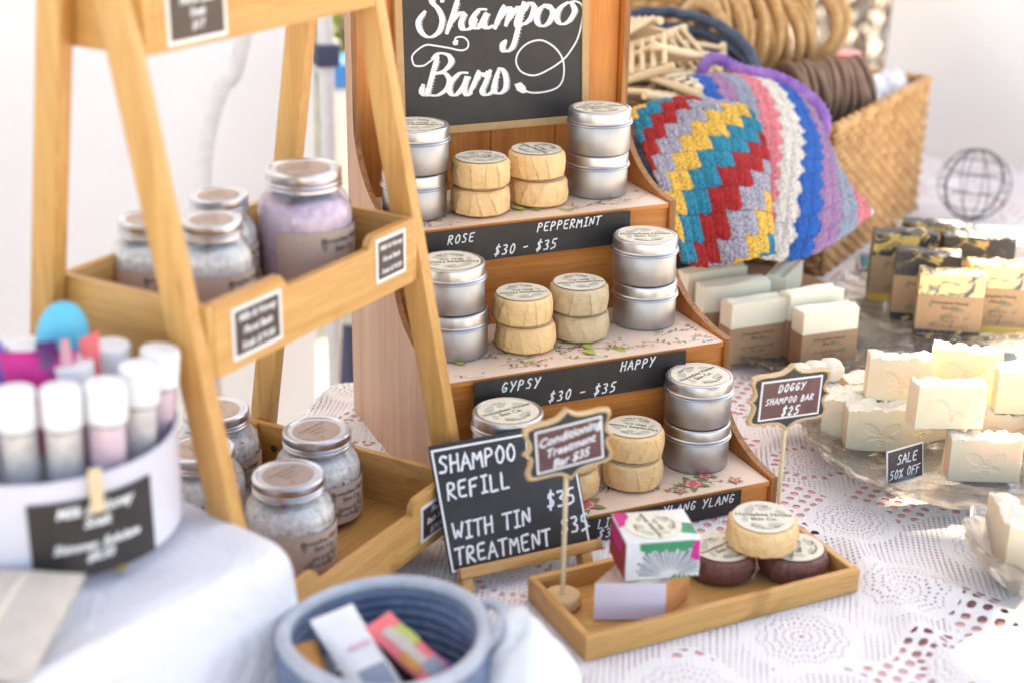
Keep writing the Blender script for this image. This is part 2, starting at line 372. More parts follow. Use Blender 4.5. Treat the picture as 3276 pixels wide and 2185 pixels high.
    def build(s, name, parent=None, T=None, smooth=None, loc=None, rz=0):
        me = bpy.data.meshes.new(name); me.from_pydata(s.v, [], s.f)
        for m in s.mats: me.materials.append(M[m])
        me.polygons.foreach_set('material_index', s.m)
        if smooth is not None:
            me.polygons.foreach_set('use_smooth', [True]*len(s.f)); me.set_sharp_from_angle(angle=R(smooth))
        me.update()
        o = bpy.data.objects.new(name, me); COL.objects.link(o)
        if parent: o.parent = parent
        if T is not None: o.matrix_local = T
        if loc: o.location = loc; o.rotation_euler = (0, 0, rz)
        return o

def TR(x=0, y=0, z=0, rx=0, ry=0, rz=0, s=1):
    return Matrix.Translation((x, y, z)) @ Matrix.Rotation(rz, 4, 'Z') @ Matrix.Rotation(ry, 4, 'Y') @ Matrix.Rotation(rx, 4, 'X') @ Matrix.Scale(s, 4)
def tag(o, label=None, cat=None, group=None, kind=None):
    if label: o['label'] = label
    if cat: o['category'] = cat
    if group: o['group'] = group
    if kind: o['kind'] = kind
    return o
def thing(name, label, cat, loc=(0,0,0), rz=0, group=None, T=None):
    o = bpy.data.objects.new(name, None); COL.objects.link(o); o.empty_display_size = .02
    o.location = loc; o.rotation_euler = (0, 0, rz)
    if T is not None: o.matrix_local = T
    return tag(o, label, cat, group)
def dup(o, loc=None, rz=None, label=None, group=None, T=None):
    def cp(a, par):
        c = a.copy(); COL.objects.link(c); c.parent = par
        for ch in list(kids.get(a.name, [])): cp(ch, c)
        return c
    kids = {}
    for a in bpy.data.objects:
        if a.parent: kids.setdefault(a.parent.name, []).append(a)
    r = cp(o, None)
    if T is not None: r.matrix_local = T
    else:
        if loc: r.location = loc
        if rz is not None: r.rotation_euler = (0, 0, rz)
    if label: r['label'] = label
    if group: r['group'] = group
    return r

# ------------------------------------------------------------------ writing
_tc = {}
def text2d(body, size, shear=0, bold=0, res=2, space=1):
    key = (body, shear, bold, res, space)
    if key not in _tc:
        c = bpy.data.curves.new('t', 'FONT'); c.body = body; c.size = 1; c.align_x = 'CENTER'; c.align_y = 'CENTER'
        c.shear = shear; c.resolution_u = res; c.offset = bold; c.space_character = space
        o = bpy.data.objects.new('t', c); COL.objects.link(o); me = o.to_mesh()
        _tc[key] = ([tuple(v.co) for v in me.vertices], [tuple(p.vertices) for p in me.polygons])
        o.to_mesh_clear(); bpy.data.objects.remove(o); bpy.data.curves.remove(c)
    v, f = _tc[key]
    return [(x*size, y*size) for x, y, z in v], f
def put_text(mb, body, size, m, T=None, pos=(0, 0), z=.0003, arc=None, rot=0, **k):
    v, f = text2d(body, size, **k)
    if arc is not None:       # arc>0: text along the top of a circle of that radius, <0 along the bottom
        rad = abs(arc); out = []
        for x, y in v:
            if arc > 0: a = x/rad; q = rad+y; out.append((q*math.sin(a), q*math.cos(a)))
            else: a = x/rad; q = rad-y; out.append((q*math.sin(a), -q*math.cos(a)))
        v = out
    c, s_ = math.cos(rot), math.sin(rot)
    mb.add([(pos[0]+x*c-y*s_, pos[1]+x*s_+y*c, z) for x, y in v], f, m, T)
def oval(cx, cy, a, b, rot=0, n=14, point=False):
    p = []
    for k in range(n):
        t = 2*PI*k/n; x = a*math.cos(t); y = b*math.sin(t)*(1 if not point else abs(math.sin(t))**.6)
        p.append((cx+x*math.cos(rot)-y*math.sin(rot), cy+x*math.sin(rot)+y*math.cos(rot)))
    return p
# hand-drawn capitals, each on a cell about .6 wide and 1 tall
G = {
'A': [[(0,0),(.3,1),(.58,0)],[(.1,.36),(.48,.4)]], 'B': [[(.06,0),(.08,1),(.4,.92),(.42,.62),(.1,.52),(.5,.42),(.5,.08),(.06,0)]],
'C': [[(.52,.86),(.3,1),(.05,.6),(.12,.1),(.5,.1)]], 'D': [[(.05,0),(.08,1),(.42,.85),(.52,.4),(.3,.04),(.05,0)]],
'E': [[(.52,.98),(.06,.96),(.06,.02),(.5,.05)],[(.06,.52),(.42,.55)]], 'F': [[(.54,1),(.07,.95),(.05,0)],[(.07,.52),(.42,.56)]],
'G': [[(.5,.86),(.26,1),(.04,.5),(.2,.02),(.5,.16),(.5,.45),(.28,.43)]], 'H': [[(.05,0),(.07,1)],[(.5,0),(.52,1)],[(.06,.5),(.51,.54)]],
'I': [[(.1,.98),(.44,1)],[(.27,1),(.25,.02)],[(.06,0),(.44,.03)]], 'L': [[(.08,1),(.06,.02),(.5,.05)]],
'M': [[(.02,0),(.1,1),(.32,.4),(.56,1),(.62,0)]], 'N': [[(.05,0),(.08,1),(.5,.04),(.54,1)]],
'O': [[(.3,1),(.06,.66),(.1,.12),(.34,.02),(.54,.4),(.48,.86),(.3,1)]], 'P': [[(.05,0),(.08,1),(.46,.92),(.48,.6),(.08,.46)]],
'R': [[(.05,0),(.08,1),(.46,.92),(.46,.6),(.1,.48),(.54,0)]], 'S': [[(.52,.88),(.26,1),(.08,.74),(.46,.4),(.4,.06),(.04,.08)]],
'T': [[(0,.96),(.6,1)],[(.3,.98),(.27,0)]], 'U': [[(.05,1),(.08,.2),(.3,0),(.5,.2),(.54,1)]],
'W': [[(0,1),(.14,0),(.32,.62),(.46,0),(.66,1)]], 'Y': [[(.02,1),(.28,.52)],[(.56,1),(.14,0)]],
'0': [[(.3,1),(.08,.66),(.12,.1),(.34,.02),(.5,.4),(.46,.86),(.3,1)]], '2': [[(.08,.8),(.3,1),(.48,.76),(.06,.02),(.5,.04)]],
'3': [[(.08,.92),(.4,.98),(.46,.7),(.2,.54),(.48,.4),(.42,.06),(.06,.06)]], '5': [[(.5,1),(.14,.96),(.1,.58),(.42,.56),(.46,.16),(.06,.02)]],
'6': [[(.46,1),(.14,.6),(.1,.12),(.36,.02),(.48,.3),(.14,.42)]],
'$': [[(.52,.82),(.26,.94),(.1,.7),(.46,.4),(.38,.12),(.04,.14)],[(.34,1.12),(.2,-.1)]], '-': [[(.05,.5),(.46,.54)]],
'%': [[(.52,1),(.06,0)],[(.14,.95),(.04,.75),(.2,.68),(.24,.88),(.14,.95)],[(.44,.32),(.34,.14),(.48,.04),(.56,.2),(.44,.32)]],
'&': [[(.5,.1),(.14,.8),(.3,1),(.4,.8),(.08,.3),(.2,.02),(.5,.4)]]}
def chalk_text(mb, body, x, y, h, m, T, wd=None, shear=.18, adv=.72, seed=1, slope=0.0, bow=.012):
    """hand lettering; x,y = lower left; returns end x"""
    q = random.Random(seed); wd = wd or h*.13
    for ch in body:
        if ch in G:
            j = h*.03; dy = q.uniform(-j, j)
            for st in G[ch]:
                pts = []
                for (a, b) in zip(st, st[1:]):
                    for t in (0, .25, .5, .75):
                        pts.append((a[0]+(b[0]-a[0])*t, a[1]+(b[1]-a[1])*t))
                pts.append(st[-1])
                if len(st) > 3:      # soften corners
                    pp = pts[:]
                    for i in range(1, len(pts)-1): pp[i] = tuple((pts[i-1][c]+2*pts[i][c]+pts[i+1][c])/4 for c in (0, 1))
                    pts = pp
                P2 = [(x+(p[0]+p[1]*shear)*h+q.uniform(-.008, .008)*h, y+dy+p[1]*h+slope*(x+p[0]*h)+q.uniform(-.008, .008)*h) for p in pts]
                mb.stroke(P2, [wd*q.uniform(.8, 1.2) for _ in P2], m, T)
        x += h*(adv if ch not in 'I' else adv*.85) if ch != ' ' else h*adv*.8
        if ch == 'W' or ch == 'M': x += h*.08
    return x
def catmull(pts, k=6):
    out = []; P_ = [pts[0]]+list(pts)+[pts[-1]]
    for i in range(1, len(P_)-2):
        p0, p1, p2, p3 = P_[i-1:i+3]
        for j in range(k):
            t = j/k
            out.append(tuple(.5*((2*p1[c])+(-p0[c]+p2[c])*t+(2*p0[c]-5*p1[c]+4*p2[c]-p3[c])*t*t+(-p0[c]+3*p1[c]-3*p2[c]+p3[c])*t**3) for c in range(len(p1))))
    out.append(tuple(pts[-1])); return out

# ================================================================== SETTING
def struct(mb, name, **k): return tag(mb.build(name, **k), kind='structure')
M['ground'] = mat('pale_dusty_ground', (.50, .44, .36), (.40, .35, .27), 3, .9, .5, 40, .02)
g = MB(); g.sheet(lambda u, v: (-60+120*u, -60+120*v, -.76), 40, 40, 'ground'); struct(g, 'ground')

# table under the cloths: it stands at 35 degrees to the stepped stand, its back edge passing behind the stand
TA = R(34.8); TO = (-.02, .43)
M['tabletop'] = mat('table_plastic', (.6, .6, .58), None, 10, .5)
t = thing('market_table', 'long folding market table hidden under lace and pink cloth', 'table', (*TO, 0), TA)
X0, X1, Y0, Y1 = -.95, 1.75, -1.35, .035
mb = MB(); mb.box((X0+.02, Y0+.02, -.035), (X1-.02, Y1-.02, -.008), 'tabletop', bev=.004); mb.build('tabletop', t)
for sx in (X0+.08, X1-.08):
    for sy in (Y0+.08, Y1-.08):
        mb = MB(); mb.tube([(sx, sy, -.76), (sx, sy, -.034)], .014, 'tabletop', n=10); mb.build('leg', t)
def cloth_sheet(name, m, z, label, res, over):
    ca, sa = math.cos(TA), math.sin(TA)
    def f(u, v):
        x = X0-over+(X1-X0+2*over)*u; y = Y0-over+(Y1-Y0+2*over)*v; dx = max(X0-x, x-X1, 0); dy = max(Y0-y, y-Y1, 0); zz = z
        d = max(dx, dy)
        if d > 0:
            zz = z-d+.01*math.sin((x+y)*26); x = min(max(x, X0-.012), X1+.012)+(.012*math.sin(y*30) if dx else 0); y = min(max(y, Y0-.012), Y1+.012)+(.012*math.sin(x*30) if dy else 0)
        wx, wy = TO[0]+x*ca-y*sa, TO[1]+x*sa+y*ca
        if z == 0:       # soft folds running past the tray's right corner to the front
            for (ax, ay, bx, by, hh, ww) in ((.375, -.12, .295, -.50, .012, .016), (.40, -.20, .50, -.50, .010, .018), (.33, -.02, .375, -.12, .004, .010)):
                L = math.hypot(bx-ax, by-ay); tx = ((wx-ax)*(bx-ax)+(wy-ay)*(by-ay))/L/L
                dd = abs((wx-ax)*(by-ay)-(wy-ay)*(bx-ax))/L
                e = min(1, max(0, min(tx*6+.6, (1.25-tx)*4)))
                zz += hh*e*math.exp(-(dd/ww)**2)
        return (x, y, zz)
    mb = MB(); mb.sheet(f, *res, m)
    return tag(mb.build(name, smooth=180, loc=(*TO, 0), rz=TA), label, 'tablecloth')
cloth_sheet('pink_undercloth', 'tulle', -.0010, 'salmon pink tulle undercloth showing through holes of the lace', (60, 50), .35)
cloth_sheet('lace_tablecloth', 'lace', 0, 'white crochet lace cloth spread over the whole table', (340, 220), .30)

# tent walls, canopy and added sun-blocking panels
def wall(name, pts, label, z0, z1, amp, diag, seed):
    (xa, ya), (xb, yb) = pts; L = math.hypot(xb-xa, yb-ya); nx, ny = -(yb-ya)/L, (xb-xa)/L; q = random.Random(seed)
    ph = [(q.uniform(3, 11), q.uniform(0, 6), q.uniform(-diag, diag)) for _ in range(4)]
    def f(u, v):
        s_ = u*L; z = z0+(z1-z0)*v; d = sum(math.sin(k*(s_+dg*z)+p)/k for k, p, dg in ph)*amp*3+amp*.3*math.sin((s_*9+z*6*diag))
        return (xa+(xb-xa)*u+nx*d, ya+(yb-ya)*u+ny*d, z)
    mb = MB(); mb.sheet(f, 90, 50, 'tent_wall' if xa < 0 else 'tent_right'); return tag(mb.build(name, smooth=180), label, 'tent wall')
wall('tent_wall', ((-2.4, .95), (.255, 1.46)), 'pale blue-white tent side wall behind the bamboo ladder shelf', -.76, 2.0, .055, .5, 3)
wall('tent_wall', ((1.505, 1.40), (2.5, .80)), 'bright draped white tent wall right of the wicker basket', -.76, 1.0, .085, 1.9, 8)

sh = S*(2.15/S.z)
edge = [(.22, -1.6), (.30, -.60), (.345, -.34), (.50, -.27), (.53, -.17), (.45, -.11), (.50, .02), (.61, .15), (.80, .32), (.97, .54), (1.08, .74), (1.12, 1.0), (1.15, 1.9)]   # where its shadow ends on the table
mb = MB(); mb.prism([(x+sh.x, y+sh.y) for x, y in edge]+[(-2.6, 1.9+sh.y), (-2.6, -1.6+sh.y)], 2.14, 2.15, 'tent')
tag(mb.build('overhead_shade'), 'white tent canopy overhead that shades the stall', 'tent canopy')
mb = MB(); mb.prism([(2.66, 3.6), (2.66, 1.9), (3.3, 1.9), (3.38, 2.16), (3.75, 2.60), (5, 3.4), (5, 3.6)], 2.14, 2.15, 'sun_block')  # added panel out of view, keeps direct sun off the right wall
tag(mb.build('overhead_shade'), 'unseen rear panel added overhead to shade the right tent wall', 'tent canopy')
mb = MB(); mb.prism([(3.305, 1.88), (3.46, 2.02), (3.72, 2.36), (5, 3.15), (5, 1.3), (3.2, 1.6)], 2.14, 2.15, 'sun_block')  # second added panel, spaced so a diagonal sun strip reaches the wall
tag(mb.build('overhead_shade'), 'unseen front panel added overhead to shade the wall below the sunny gap', 'tent canopy')
# tent pole
t = thing('tent_pole', 'white tent pole with dark connectors behind the bamboo ladder shelf', 'pole', (.252, 1.375, -.76))
mb = MB(); mb.tube([(0, 0, 0), (0, 0, 2.88)], .015, 'white_paint', n=16); mb.build('tube', t, smooth=60)
for z in (1.03, .74):
    mb = MB(); mb.box((-.022, -.022, z-.02), (.022, .022, z+.02), 'navyprint', bev=.004); mb.build('connector', t)
mb = MB(); mb.tube([(.215, 1.19, -.76), (.225, 1.20, -.40), (.232, 1.215, -.30), (.238, 1.23, -.20)], [.008, .018, .018, .012], 'navyprint', n=12); tag(mb.build('folded_umbrella', smooth=60), 'dark navy folded umbrella standing behind the stepped stand', 'umbrella')
# foliage and blue crate outside
M['leaf'] = mat('bush_leaf', (.16, .26, .03), (.30, .38, .06), 14, .5)
M['leaf_dry'] = mat('dry_plant', (.22, .15, .12), (.36, .30, .28), 14, .7)
def bush(name, loc, rad, n, ms, label, cat='bush', up=0):
    t = thing(name, label, cat, loc); q = random.Random(n); mb = MB()
    for i in range(n):
        d = Vector((q.gauss(0, 1), q.gauss(0, 1), q.gauss(0, 1))).normalized()*q.uniform(.25, 1)
        c = Vector((d.x*rad[0], d.y*rad[1], rad[2]+d.z*rad[2])); s_ = q.uniform(.03, .07)
        T = Matrix.Translation(c) @ Matrix.Rotation(q.uniform(0, 6.3), 4, 'Z') @ Matrix.Rotation(q.uniform(-1.2, 1.2), 4, 'X')
        mb.add([(-s_*.35, 0, 0), (0, -s_, .005), (s_*.35, 0, 0), (0, s_, .012)], [(0, 1, 2, 3)], q.choice(ms), T)
    tag(mb.build('crown', t), kind='stuff')
    mb = MB()
    for i in range(9): mb.tube([(0, 0, 0), (q.uniform(-.6, .6)*rad[0], q.uniform(-.6, .6)*rad[1], rad[2]*1.4)], [.02, .006], 'leaf_dry', n=6)
    tag(mb.build('stem', t), kind='stuff'); return t
bush('green_bush', (.86, 3.35, -.76), (.3, .3, .62), 900, ['leaf'], 'sunlit green bush beyond the gap in the tent')
bush('dried_plant', (2.75, 3.1, -.76), (.9, .5, .95), 1700, ['leaf_dry', 'leaf_dry', 'printgrey'], 'dry brown brush out of focus beyond the wicker basket')
mb = MB(); mb.box((.70, 2.86, -.76), (.98, 3.0, -.122), 'paperwhite', bev=.01); tag(mb.build('white_crate'), 'white crate under the blue cooler in the gap behind the pole', 'crate')
mb = MB(); mb.box((.70, 2.86, -.12), (.98, 3.0, -.045), 'blue', bev=.01); tag(mb.build('blue_cooler'), 'bright blue cooler glimpsed behind the tent pole', 'cooler')

# ================================================================== STEPPED STAND
W_ = .3468; Y1_, Y2_ = .2608, .1156; H1, H2, H3 = .2819, .1557, .0305; YB = .4196; TOP = .70
stand = thing('display_stand', 'stepped wooden display stand with three floral papered tiers', 'display stand', (0, 0, 0))
def step(ya, za, yb, zb, n=9):          # vertical above (ya,za) then concave sweep forward down to (yb,zb)
    out = []
    for i in range(n+1):
        t = i/n*PI/2; out.append((ya-(ya-yb)*(1-math.cos(t)), zb+(za-zb)*(1-math.sin(t))))
    return out
def side(x0, x1, mats):
    pr = [(YB, 0), (YB, TOP), (.3947, TOP), (.3947, H1+.11)]
    pr += step(.3947, H1+.10, Y1_-.004, H1+.003); pr += [(Y1_-.004, H1-.012), (Y1_-.004, H2+.072)]
    pr += step(Y1_-.004, H2+.07, Y2_-.004, H2+.003); pr += [(Y2_-.004, H2-.012), (Y2_-.004, H3+.066)]
    pr += step(Y2_-.004, H3+.064, -.004, H3+.004); pr += [(-.004, .0005)]
    pr[0] = (YB, .0005)
    mb = MB(); n = len(pr)
    v = [(x0, y, z) for y, z in pr]+[(x1, y, z) for y, z in pr]
    mb.add(v, [tuple(range(n))], mats[0]); mb.add(v, [tuple(range(2*n-1, n-1, -1))], mats[1])
    mb.add(v, [(i, n+i, n+(i+1) % n, (i+1) % n) for i in range(n)], 'plyedge')
    bm = bmesh.new(); me = bpy.data.meshes.new('t'); me.from_pydata(mb.v, [], mb.f); me.polygons.foreach_set('material_index', mb.m)
    bm.from_mesh(me); bmesh.ops.remove_doubles(bm, verts=bm.verts[:], dist=1e-5); bmesh.ops.recalc_face_normals(bm, faces=bm.faces[:]); bmesh.ops.triangulate(bm, faces=[f for f in bm.faces if len(f.verts) > 4])
    bm.to_mesh(me); bm.free(); me.name = 'side_panel'
    for m in mb.mats: me.materials.append(M[m])
    o = bpy.data.objects.new('side_panel', me); COL.objects.link(o); o.parent = stand; return o
side(-.0055, .0015, ('plypink', 'plyz')); side(W_+.001, W_+.009, ('plyz', 'plyz'))
xs = [.002, .085, .175, .262, W_+.0005]
for a, b in zip(xs, xs[1:]):
    mb = MB(); mb.box((a+.0006, .407, .001), (b-.0006, .4190, TOP-.01), 'plyz', bev=.0012); mb.build('back_board', stand)
for i, (yf, yb, h) in enumerate(((Y1_, .4065, H1), (Y2_, Y1_+.008, H2), (0, Y2_+.008, H3))):
    mb = MB(); mb.box((.002, yf-.002, h-.0065), (W_+.0005, yb, h-.0006), 'plyx', bev=.0008); sh_ = mb.build('shelf', stand)
    mb = MB(); mb.box((.002, yf+.002, (h-(H1-H2) if i == 0 else h-(H2-H3) if i == 1 else .001)+.0005), (W_+.0005, yf+.008, h-.007), 'plyx'); mb.build('riser_board', stand)
    # floral paper lining
    T = TR(0, 0, h); mb = MB(); mb.box((.003, yf-.0015, -.0005), (W_-.0005, yb-.001, 0), 'floral_base', T)
    q = random.Random(30+i)
    def leafp(x, y, L, wd, a, m, z):
        pts = [(0, 0), (L*.3, wd*.5), (L*.7, wd*.42), (L, 0), (L*.7, -wd*.42), (L*.3, -wd*.5)]
        mb.flat([(x+px*math.cos(a)-py*math.sin(a), y+px*math.sin(a)+py*math.cos(a)) for px, py in pts], z, m, T)
    zc = [.00005]
    def zz(): zc[0] += .000004; return zc[0]
    nsp = 26 if i < 2 else 12
    for k in range(nsp):
        x = .02+(W_-.04)*((k*.618+q.random()*.08) % 1); y = yf+.012+(yb-yf-.03)*q.random()**1.5*.8; a = q.uniform(-.6, .6)+(PI if q.random() < .4 else 0)
        pth = [(x, y)]; aa = a
        for s_ in range(8):
            aa += q.uniform(-.45, .45); pth.append((pth[-1][0]+.006*math.cos(aa), max(yf+.003, min(yb-.01, pth[-1][1]+.006*math.sin(aa)))))
        pth = [(min(max(px, .006), W_-.006), py) for px, py in pth]
        mb.stroke(pth, [.0011]+[.0008]*7+[.0004], 'pr_brown', T, h=.0001)
        for s_ in range(1, 9, 1):
            if q.random() < .75:
                px, py = pth[s_]
                if .02 < px < W_-.02 and py > yf+.012: leafp(px, py, q.uniform(.005, .010), q.uniform(.0018, .0032), aa+q.choice((-1, 1))*q.uniform(.5, 1.4), q.choice(('pr_green', 'pr_green', 'pr_lime', 'pr_brown', 'pr_green')), zz())
        for s_ in range(q.randint(2, 4)):
            px = min(max(.012, pth[-1][0]+q.uniform(-.018, .018)), W_-.012); py = min(max(yf+.006, pth[-1][1]+q.uniform(-.01, .01)), yb-.01); m = q.choice(('pr_blue', 'pr_blue', 'pr_pink', 'pr_white'))
            for k2 in range(5): mb.flat(oval(px+.0012*math.cos(k2*1.257), py+.0012*math.sin(k2*1.257), .0011, .0009, n=6), zz(), m, T)
            mb.flat(oval(px, py, .0006, .0006, n=6), zz(), 'pr_lime', T)
        if k % 4 == 1:
            for k2 in range(7): leafp(x, y, .012, .004, k2*.35-1+a, 'pr_lime', zz())
    if i == 2:      # roses on the lowest tier
        for (x, y, s_) in ((.262, .022, 1.0), (.285, .035, .75), (.128, .02, 1.2), (.02, .03, 1), (.31, .012, .5), (.24, .012, .5)):
            for k2 in range(5): leafp(x, y, .020*s_, .008*s_, k2*1.3+.4, 'pr_green', zz())
            for ring in range(3):
                for k2 in range(7-ring): a = k2*6.28/(7-ring)+ring; rr_ = .0075*s_*(1-ring*.36); mb.flat(oval(x+rr_*math.cos(a), y+rr_*.8*math.sin(a), .0042*s_, .0034*s_, a, 8), zz(), ('pr_rose', 'palepink', 'pr_pink')[ring] if k2 % 3 else 'pr_pink', T)
    mb.build('shelf_paper', sh_)
def strip(x0, x1, y, ztop, h, words, seed):
    mb = MB(); mb.box((x0, y-.0016, ztop-h), (x1, y-.0001, ztop), 'chalk')
    T = Matrix.Translation((0, y-.0017, 0)) @ Matrix.Rotation(PI/2, 4, 'X')
    for k, (txt, x, z, hh, ad) in enumerate(words): chalk_text(mb, txt, x, z, hh, 'white_ink', T, seed=seed+k, adv=ad, wd=hh*.15)
    return mb.build('chalk_strip', stand)
strip(.004, .292, Y1_-.0062, .2795, .040, [('ROSE', .0585, .2635, .0105, .82), ('PEPPERMINT', .170, .2665, .0105, .80), ('$30 - $35', .116, .2435, .0118, .80)], 3)
strip(.034, .294, Y2_-.0062, .1545, .040, [('GYPSY', .065, .138, .0115, .84), ('HAPPY', .210, .1415, .0110, .82), ('$30 - $35', .122, .1175, .0118, .84)], 9)
strip(.050, .3065, -.0062, .0295, .0275, [('YLANG YLANG', .208, .0165, .0105, .80), ('- LIME', .114, .0165, .0105, .8), ('$30 - $35', .130, .0040, .0105, .84)], 15)

# big chalkboard sign
SG = thing('chalkboard_sign', 'large black chalkboard lettered Shampoo Bars with swirling white script', 'chalkboard')
SG.matrix_local = Matrix.Translation((.174, .391, .357)) @ Matrix.Rotation(R(-3.5), 4, 'X')
bw = .125
mb = MB(); mb.box((-bw+.009, -.002, .009), (bw-.009, .003, .32), 'chalk')
for q_ in range(14):
    pass
T = Matrix.Translation((0, -.0021, 0)) @ Matrix.Rotation(PI/2, 4, 'X')
def px(u, v):  # photo-measured point on the board -> board plane (x, z)
    return ((u-612)/5280, .0092+(863-.0705*u-v)/5470)
SHP = [ # thick strokes of the script, measured on the board
 [(150,108),(105,170),(120,235),(175,268),(235,235),(262,160),(238,90),(195,40),(215,-15),(262,-5),(265,40)],
 [(370,20),(340,110),(290,240)],[(300,190),(375,115),(405,120),(385,180),(400,215),(450,205),(490,150)],
 [(560,85),(510,90),(460,150),(465,195),(505,200),(560,110),(540,180),(560,205),(600,190)],
 [(680,60),(650,120),(615,205)],[(625,170),(700,80),(722,85),(690,185)],[(695,170),(765,75),(790,80),(765,160),(770,190),(800,185)],
 [(815,35),(790,140),(750,290),(715,345),(670,350),(665,310),(690,285)],[(800,110),(850,40),(885,60),(865,130),(825,170),(790,175)],
 [(960,50),(915,90),(905,155),(940,185),(985,165),(1015,100),(995,55),(960,50),(1010,75),(1060,85)],
 [(1120,30),(1060,75),(1045,140),(1080,170),(1130,150),(1170,85),(1150,35),(1120,30)],
 # Bars
 [(225,395),(200,470),(160,600),(140,640),(112,620),(125,575)],[(190,405),(240,370),(300,385),(312,430),(270,480),(215,500),(270,500),(300,540),(280,600),(220,640),(160,640)],
 [(425,495),(370,500),(310,560),(300,620),(340,640),(395,580),(420,520),(400,600),(415,640),(450,625)],
 [(500,485),(480,540),(440,620)],[(470,560),(510,500),(545,515),(560,490)],[(580,480),(545,560),(520,615),(545,640),(590,620),(620,560)],
 [(640,470),(600,600),(640,630),(680,600),(688,540),(670,480),(640,465)]]
SWT = [[(1125,30),(1180,20),(1225,50),(1225,140),(1195,260),(1140,350),(1090,405),(1000,465),(890,510),(800,490),(760,430),(775,360),(840,300),(930,278),(1010,310),(1070,370),(1095,440),(1090,530),(1050,590),(960,620),(860,625),(800,600)],
       [(345,305),(350,270),(400,265),(432,295),(425,335),(380,350),(300,335),(200,320),(150,318),(100,345),(60,385),(58,420),(75,450),(130,450),(170,425),(210,398)]]
for st in SHP:
    p = catmull(st, 7); n = len(p); wd = []
    for i in range(n):
        a, b = p[max(i-1, 0)], p[min(i+1, n-1)]; dx, dy = b[0]-a[0], b[1]-a[1]; L = math.hypot(dx, dy) or 1
        wd.append(.0026+.0052*max(0, abs(dy)/L-.15)*min(1, min(i, n-1-i)/6+.45))
    mb.stroke([px(*c) for c in p], wd, 'white_ink', T)
    for i in range(3, n-3, 1):     # brush hairs on the down strokes
        if wd[i] > .0052:
            c = px(*p[i]); d = (wd[i]/2+.0010)
            mb.stroke([(c[0]+d*.5, c[1]), (c[0]+d*1.15, c[1]-.0012)], .0007, 'white_ink', T)
for st in SWT: mb.stroke([px(*c) for c in catmull(st, 8)], .0021, 'white_ink', T)
mb.flat([px(a, b) for a, b in [(745,570),(790,555),(822,585),(830,625),(800,630),(762,610)]][::-1], .00025, 'white_ink', T)
mb.flat([px(a, b) for a, b in [(340,280),(365,285),(362,315),(335,318),(325,300)]][::-1], .00025, 'white_ink', T)
mb.build('board', SG)
for (a, b) in (((-bw, -.004, 0), (bw, .0045, .0092)), ((-bw, -.004, .0094), (-bw+.0092, .0045, .33)), ((bw-.0092, -.004, .0094), (bw, .0045, .33)), ((-bw, -.004, .3302), (bw, .0045, .339))):
    mb = MB(); mb.box(a, b, 'mdf', bev=.0006); mb.build('frame_rail', SG)

# ================================================================== TINS AND WRAPPED BARS
def leafblob(mb, x, y, a, L, wd, m, T, z):
    pts = []
    for k in range(12):
        t = 2*PI*k/12; px_ = L/2*math.cos(t); py_ = wd/2*math.sin(t)*(1-.35*math.cos(t))
        pts.append((x+px_*math.cos(a)-py_*math.sin(a), y+px_*math.sin(a)+py_*math.cos(a)))
    mb.flat(pts, z, m, T)
def round_label(mb, rad, scent, z, faded=False, seed=1):
    T = TR(0, 0, z); q = random.Random(seed)
    mb.lathe([(rad*1.0, -.0001), (rad, .0001), (0.0001, .00012)], 'label_paper', T, n=40, cap=False)
    k = 0
    for (x, y, a, L, w2) in ((-.42, .45, .9, .62, .30), (.10, .52, .2, .5, .24), (.60, .30, -.7, .42, .22), (-.62, -.15, 1.6, .42, .20), (.35, -.48, .4, .6, .26), (-.25, -.55, -.4, .5, .2)):
        leafblob(mb, x*rad, y*rad, a+q.uniform(-.3, .3), L*rad, w2*rad, 'leaf_print', T, .00016+k*.00001); k += 1
    mb.stroke([(x*rad, y*rad) for x, y in catmull([(-.8, -.3), (-.3, .1), (.3, 0), (.8, .45)], 4)], rad*.02, 'leaf_print', T, h=.0002)
    sk = dict(bold=.012)
    put_text(mb, 'Honeybee House', rad*.26, 'ink', T, (0, rad*.12), .00034, **sk)
    put_text(mb, 'Skin Co.', rad*.26, 'ink', T, (0, -rad*.16), .00034, **sk)
    put_text(mb, 'Shampoo Bar', rad*.19, 'ink', T, (0, 0), .00034, arc=-rad*.72, bold=0)
    put_text(mb, scent, rad*.17, 'ink', T, (0, 0), .00034, arc=rad*.70, bold=0)

BR, HT = .0382, .0542
def make_tin(scent, label, group):
    t = thing('round_tin', label, 'tin', group=group)
    mb = MB(); r = BR-.0008
    mb.lathe([(0, .0004), (r-.004, .0004), (r-.0012, .0012), (r-.0002, .003), (r, .0358), (r-.001, .0372)], 'tin', n=72, cap=False)
    mb.build('body', t, smooth=40)
    mb = MB(); r = BR+.0004
    mb.lathe([(r-.0006, .0352), (r+.0010, .0357), (r+.0015, .0366), (r+.0010, .0375), (r-.0004, .0380), (r+.0004, .0388), (r+.0009, .0396), (r+.0003, .0405), (r-.0006, .0410), (r-.0005, .0515), (r-.0012, .0529), (r-.0026, .0537), (r-.0040, .0536), (r-.0048, .0529), (0, .0529)], 'lid', n=72, cap=False)
    l = mb.build('lid', t, smooth=40)
    mb = MB(); round_label(mb, .0325, scent, .0531); mb.build('label', l)
    return t
SC = ['Rose', 'Peppermint', 'Gypsy', 'Happy', 'Ylang Ylang', 'Lime']
tin_proto = {}
def tin(scent, x, y, z, rz, label):
    g_ = 'brushed silver shampoo tins on the stepped stand'
    if scent not in tin_proto:
        tin_proto[scent] = make_tin(scent, label, g_); o = tin_proto[scent]; o.location = (x, y, z); o.rotation_euler = (0, 0, R(rz))
    else: dup(tin_proto[scent], (x, y, z), R(rz), label)
tin('Peppermint', .286, .334, H1, 20, 'lower silver tin at the right end of the top floral tier')
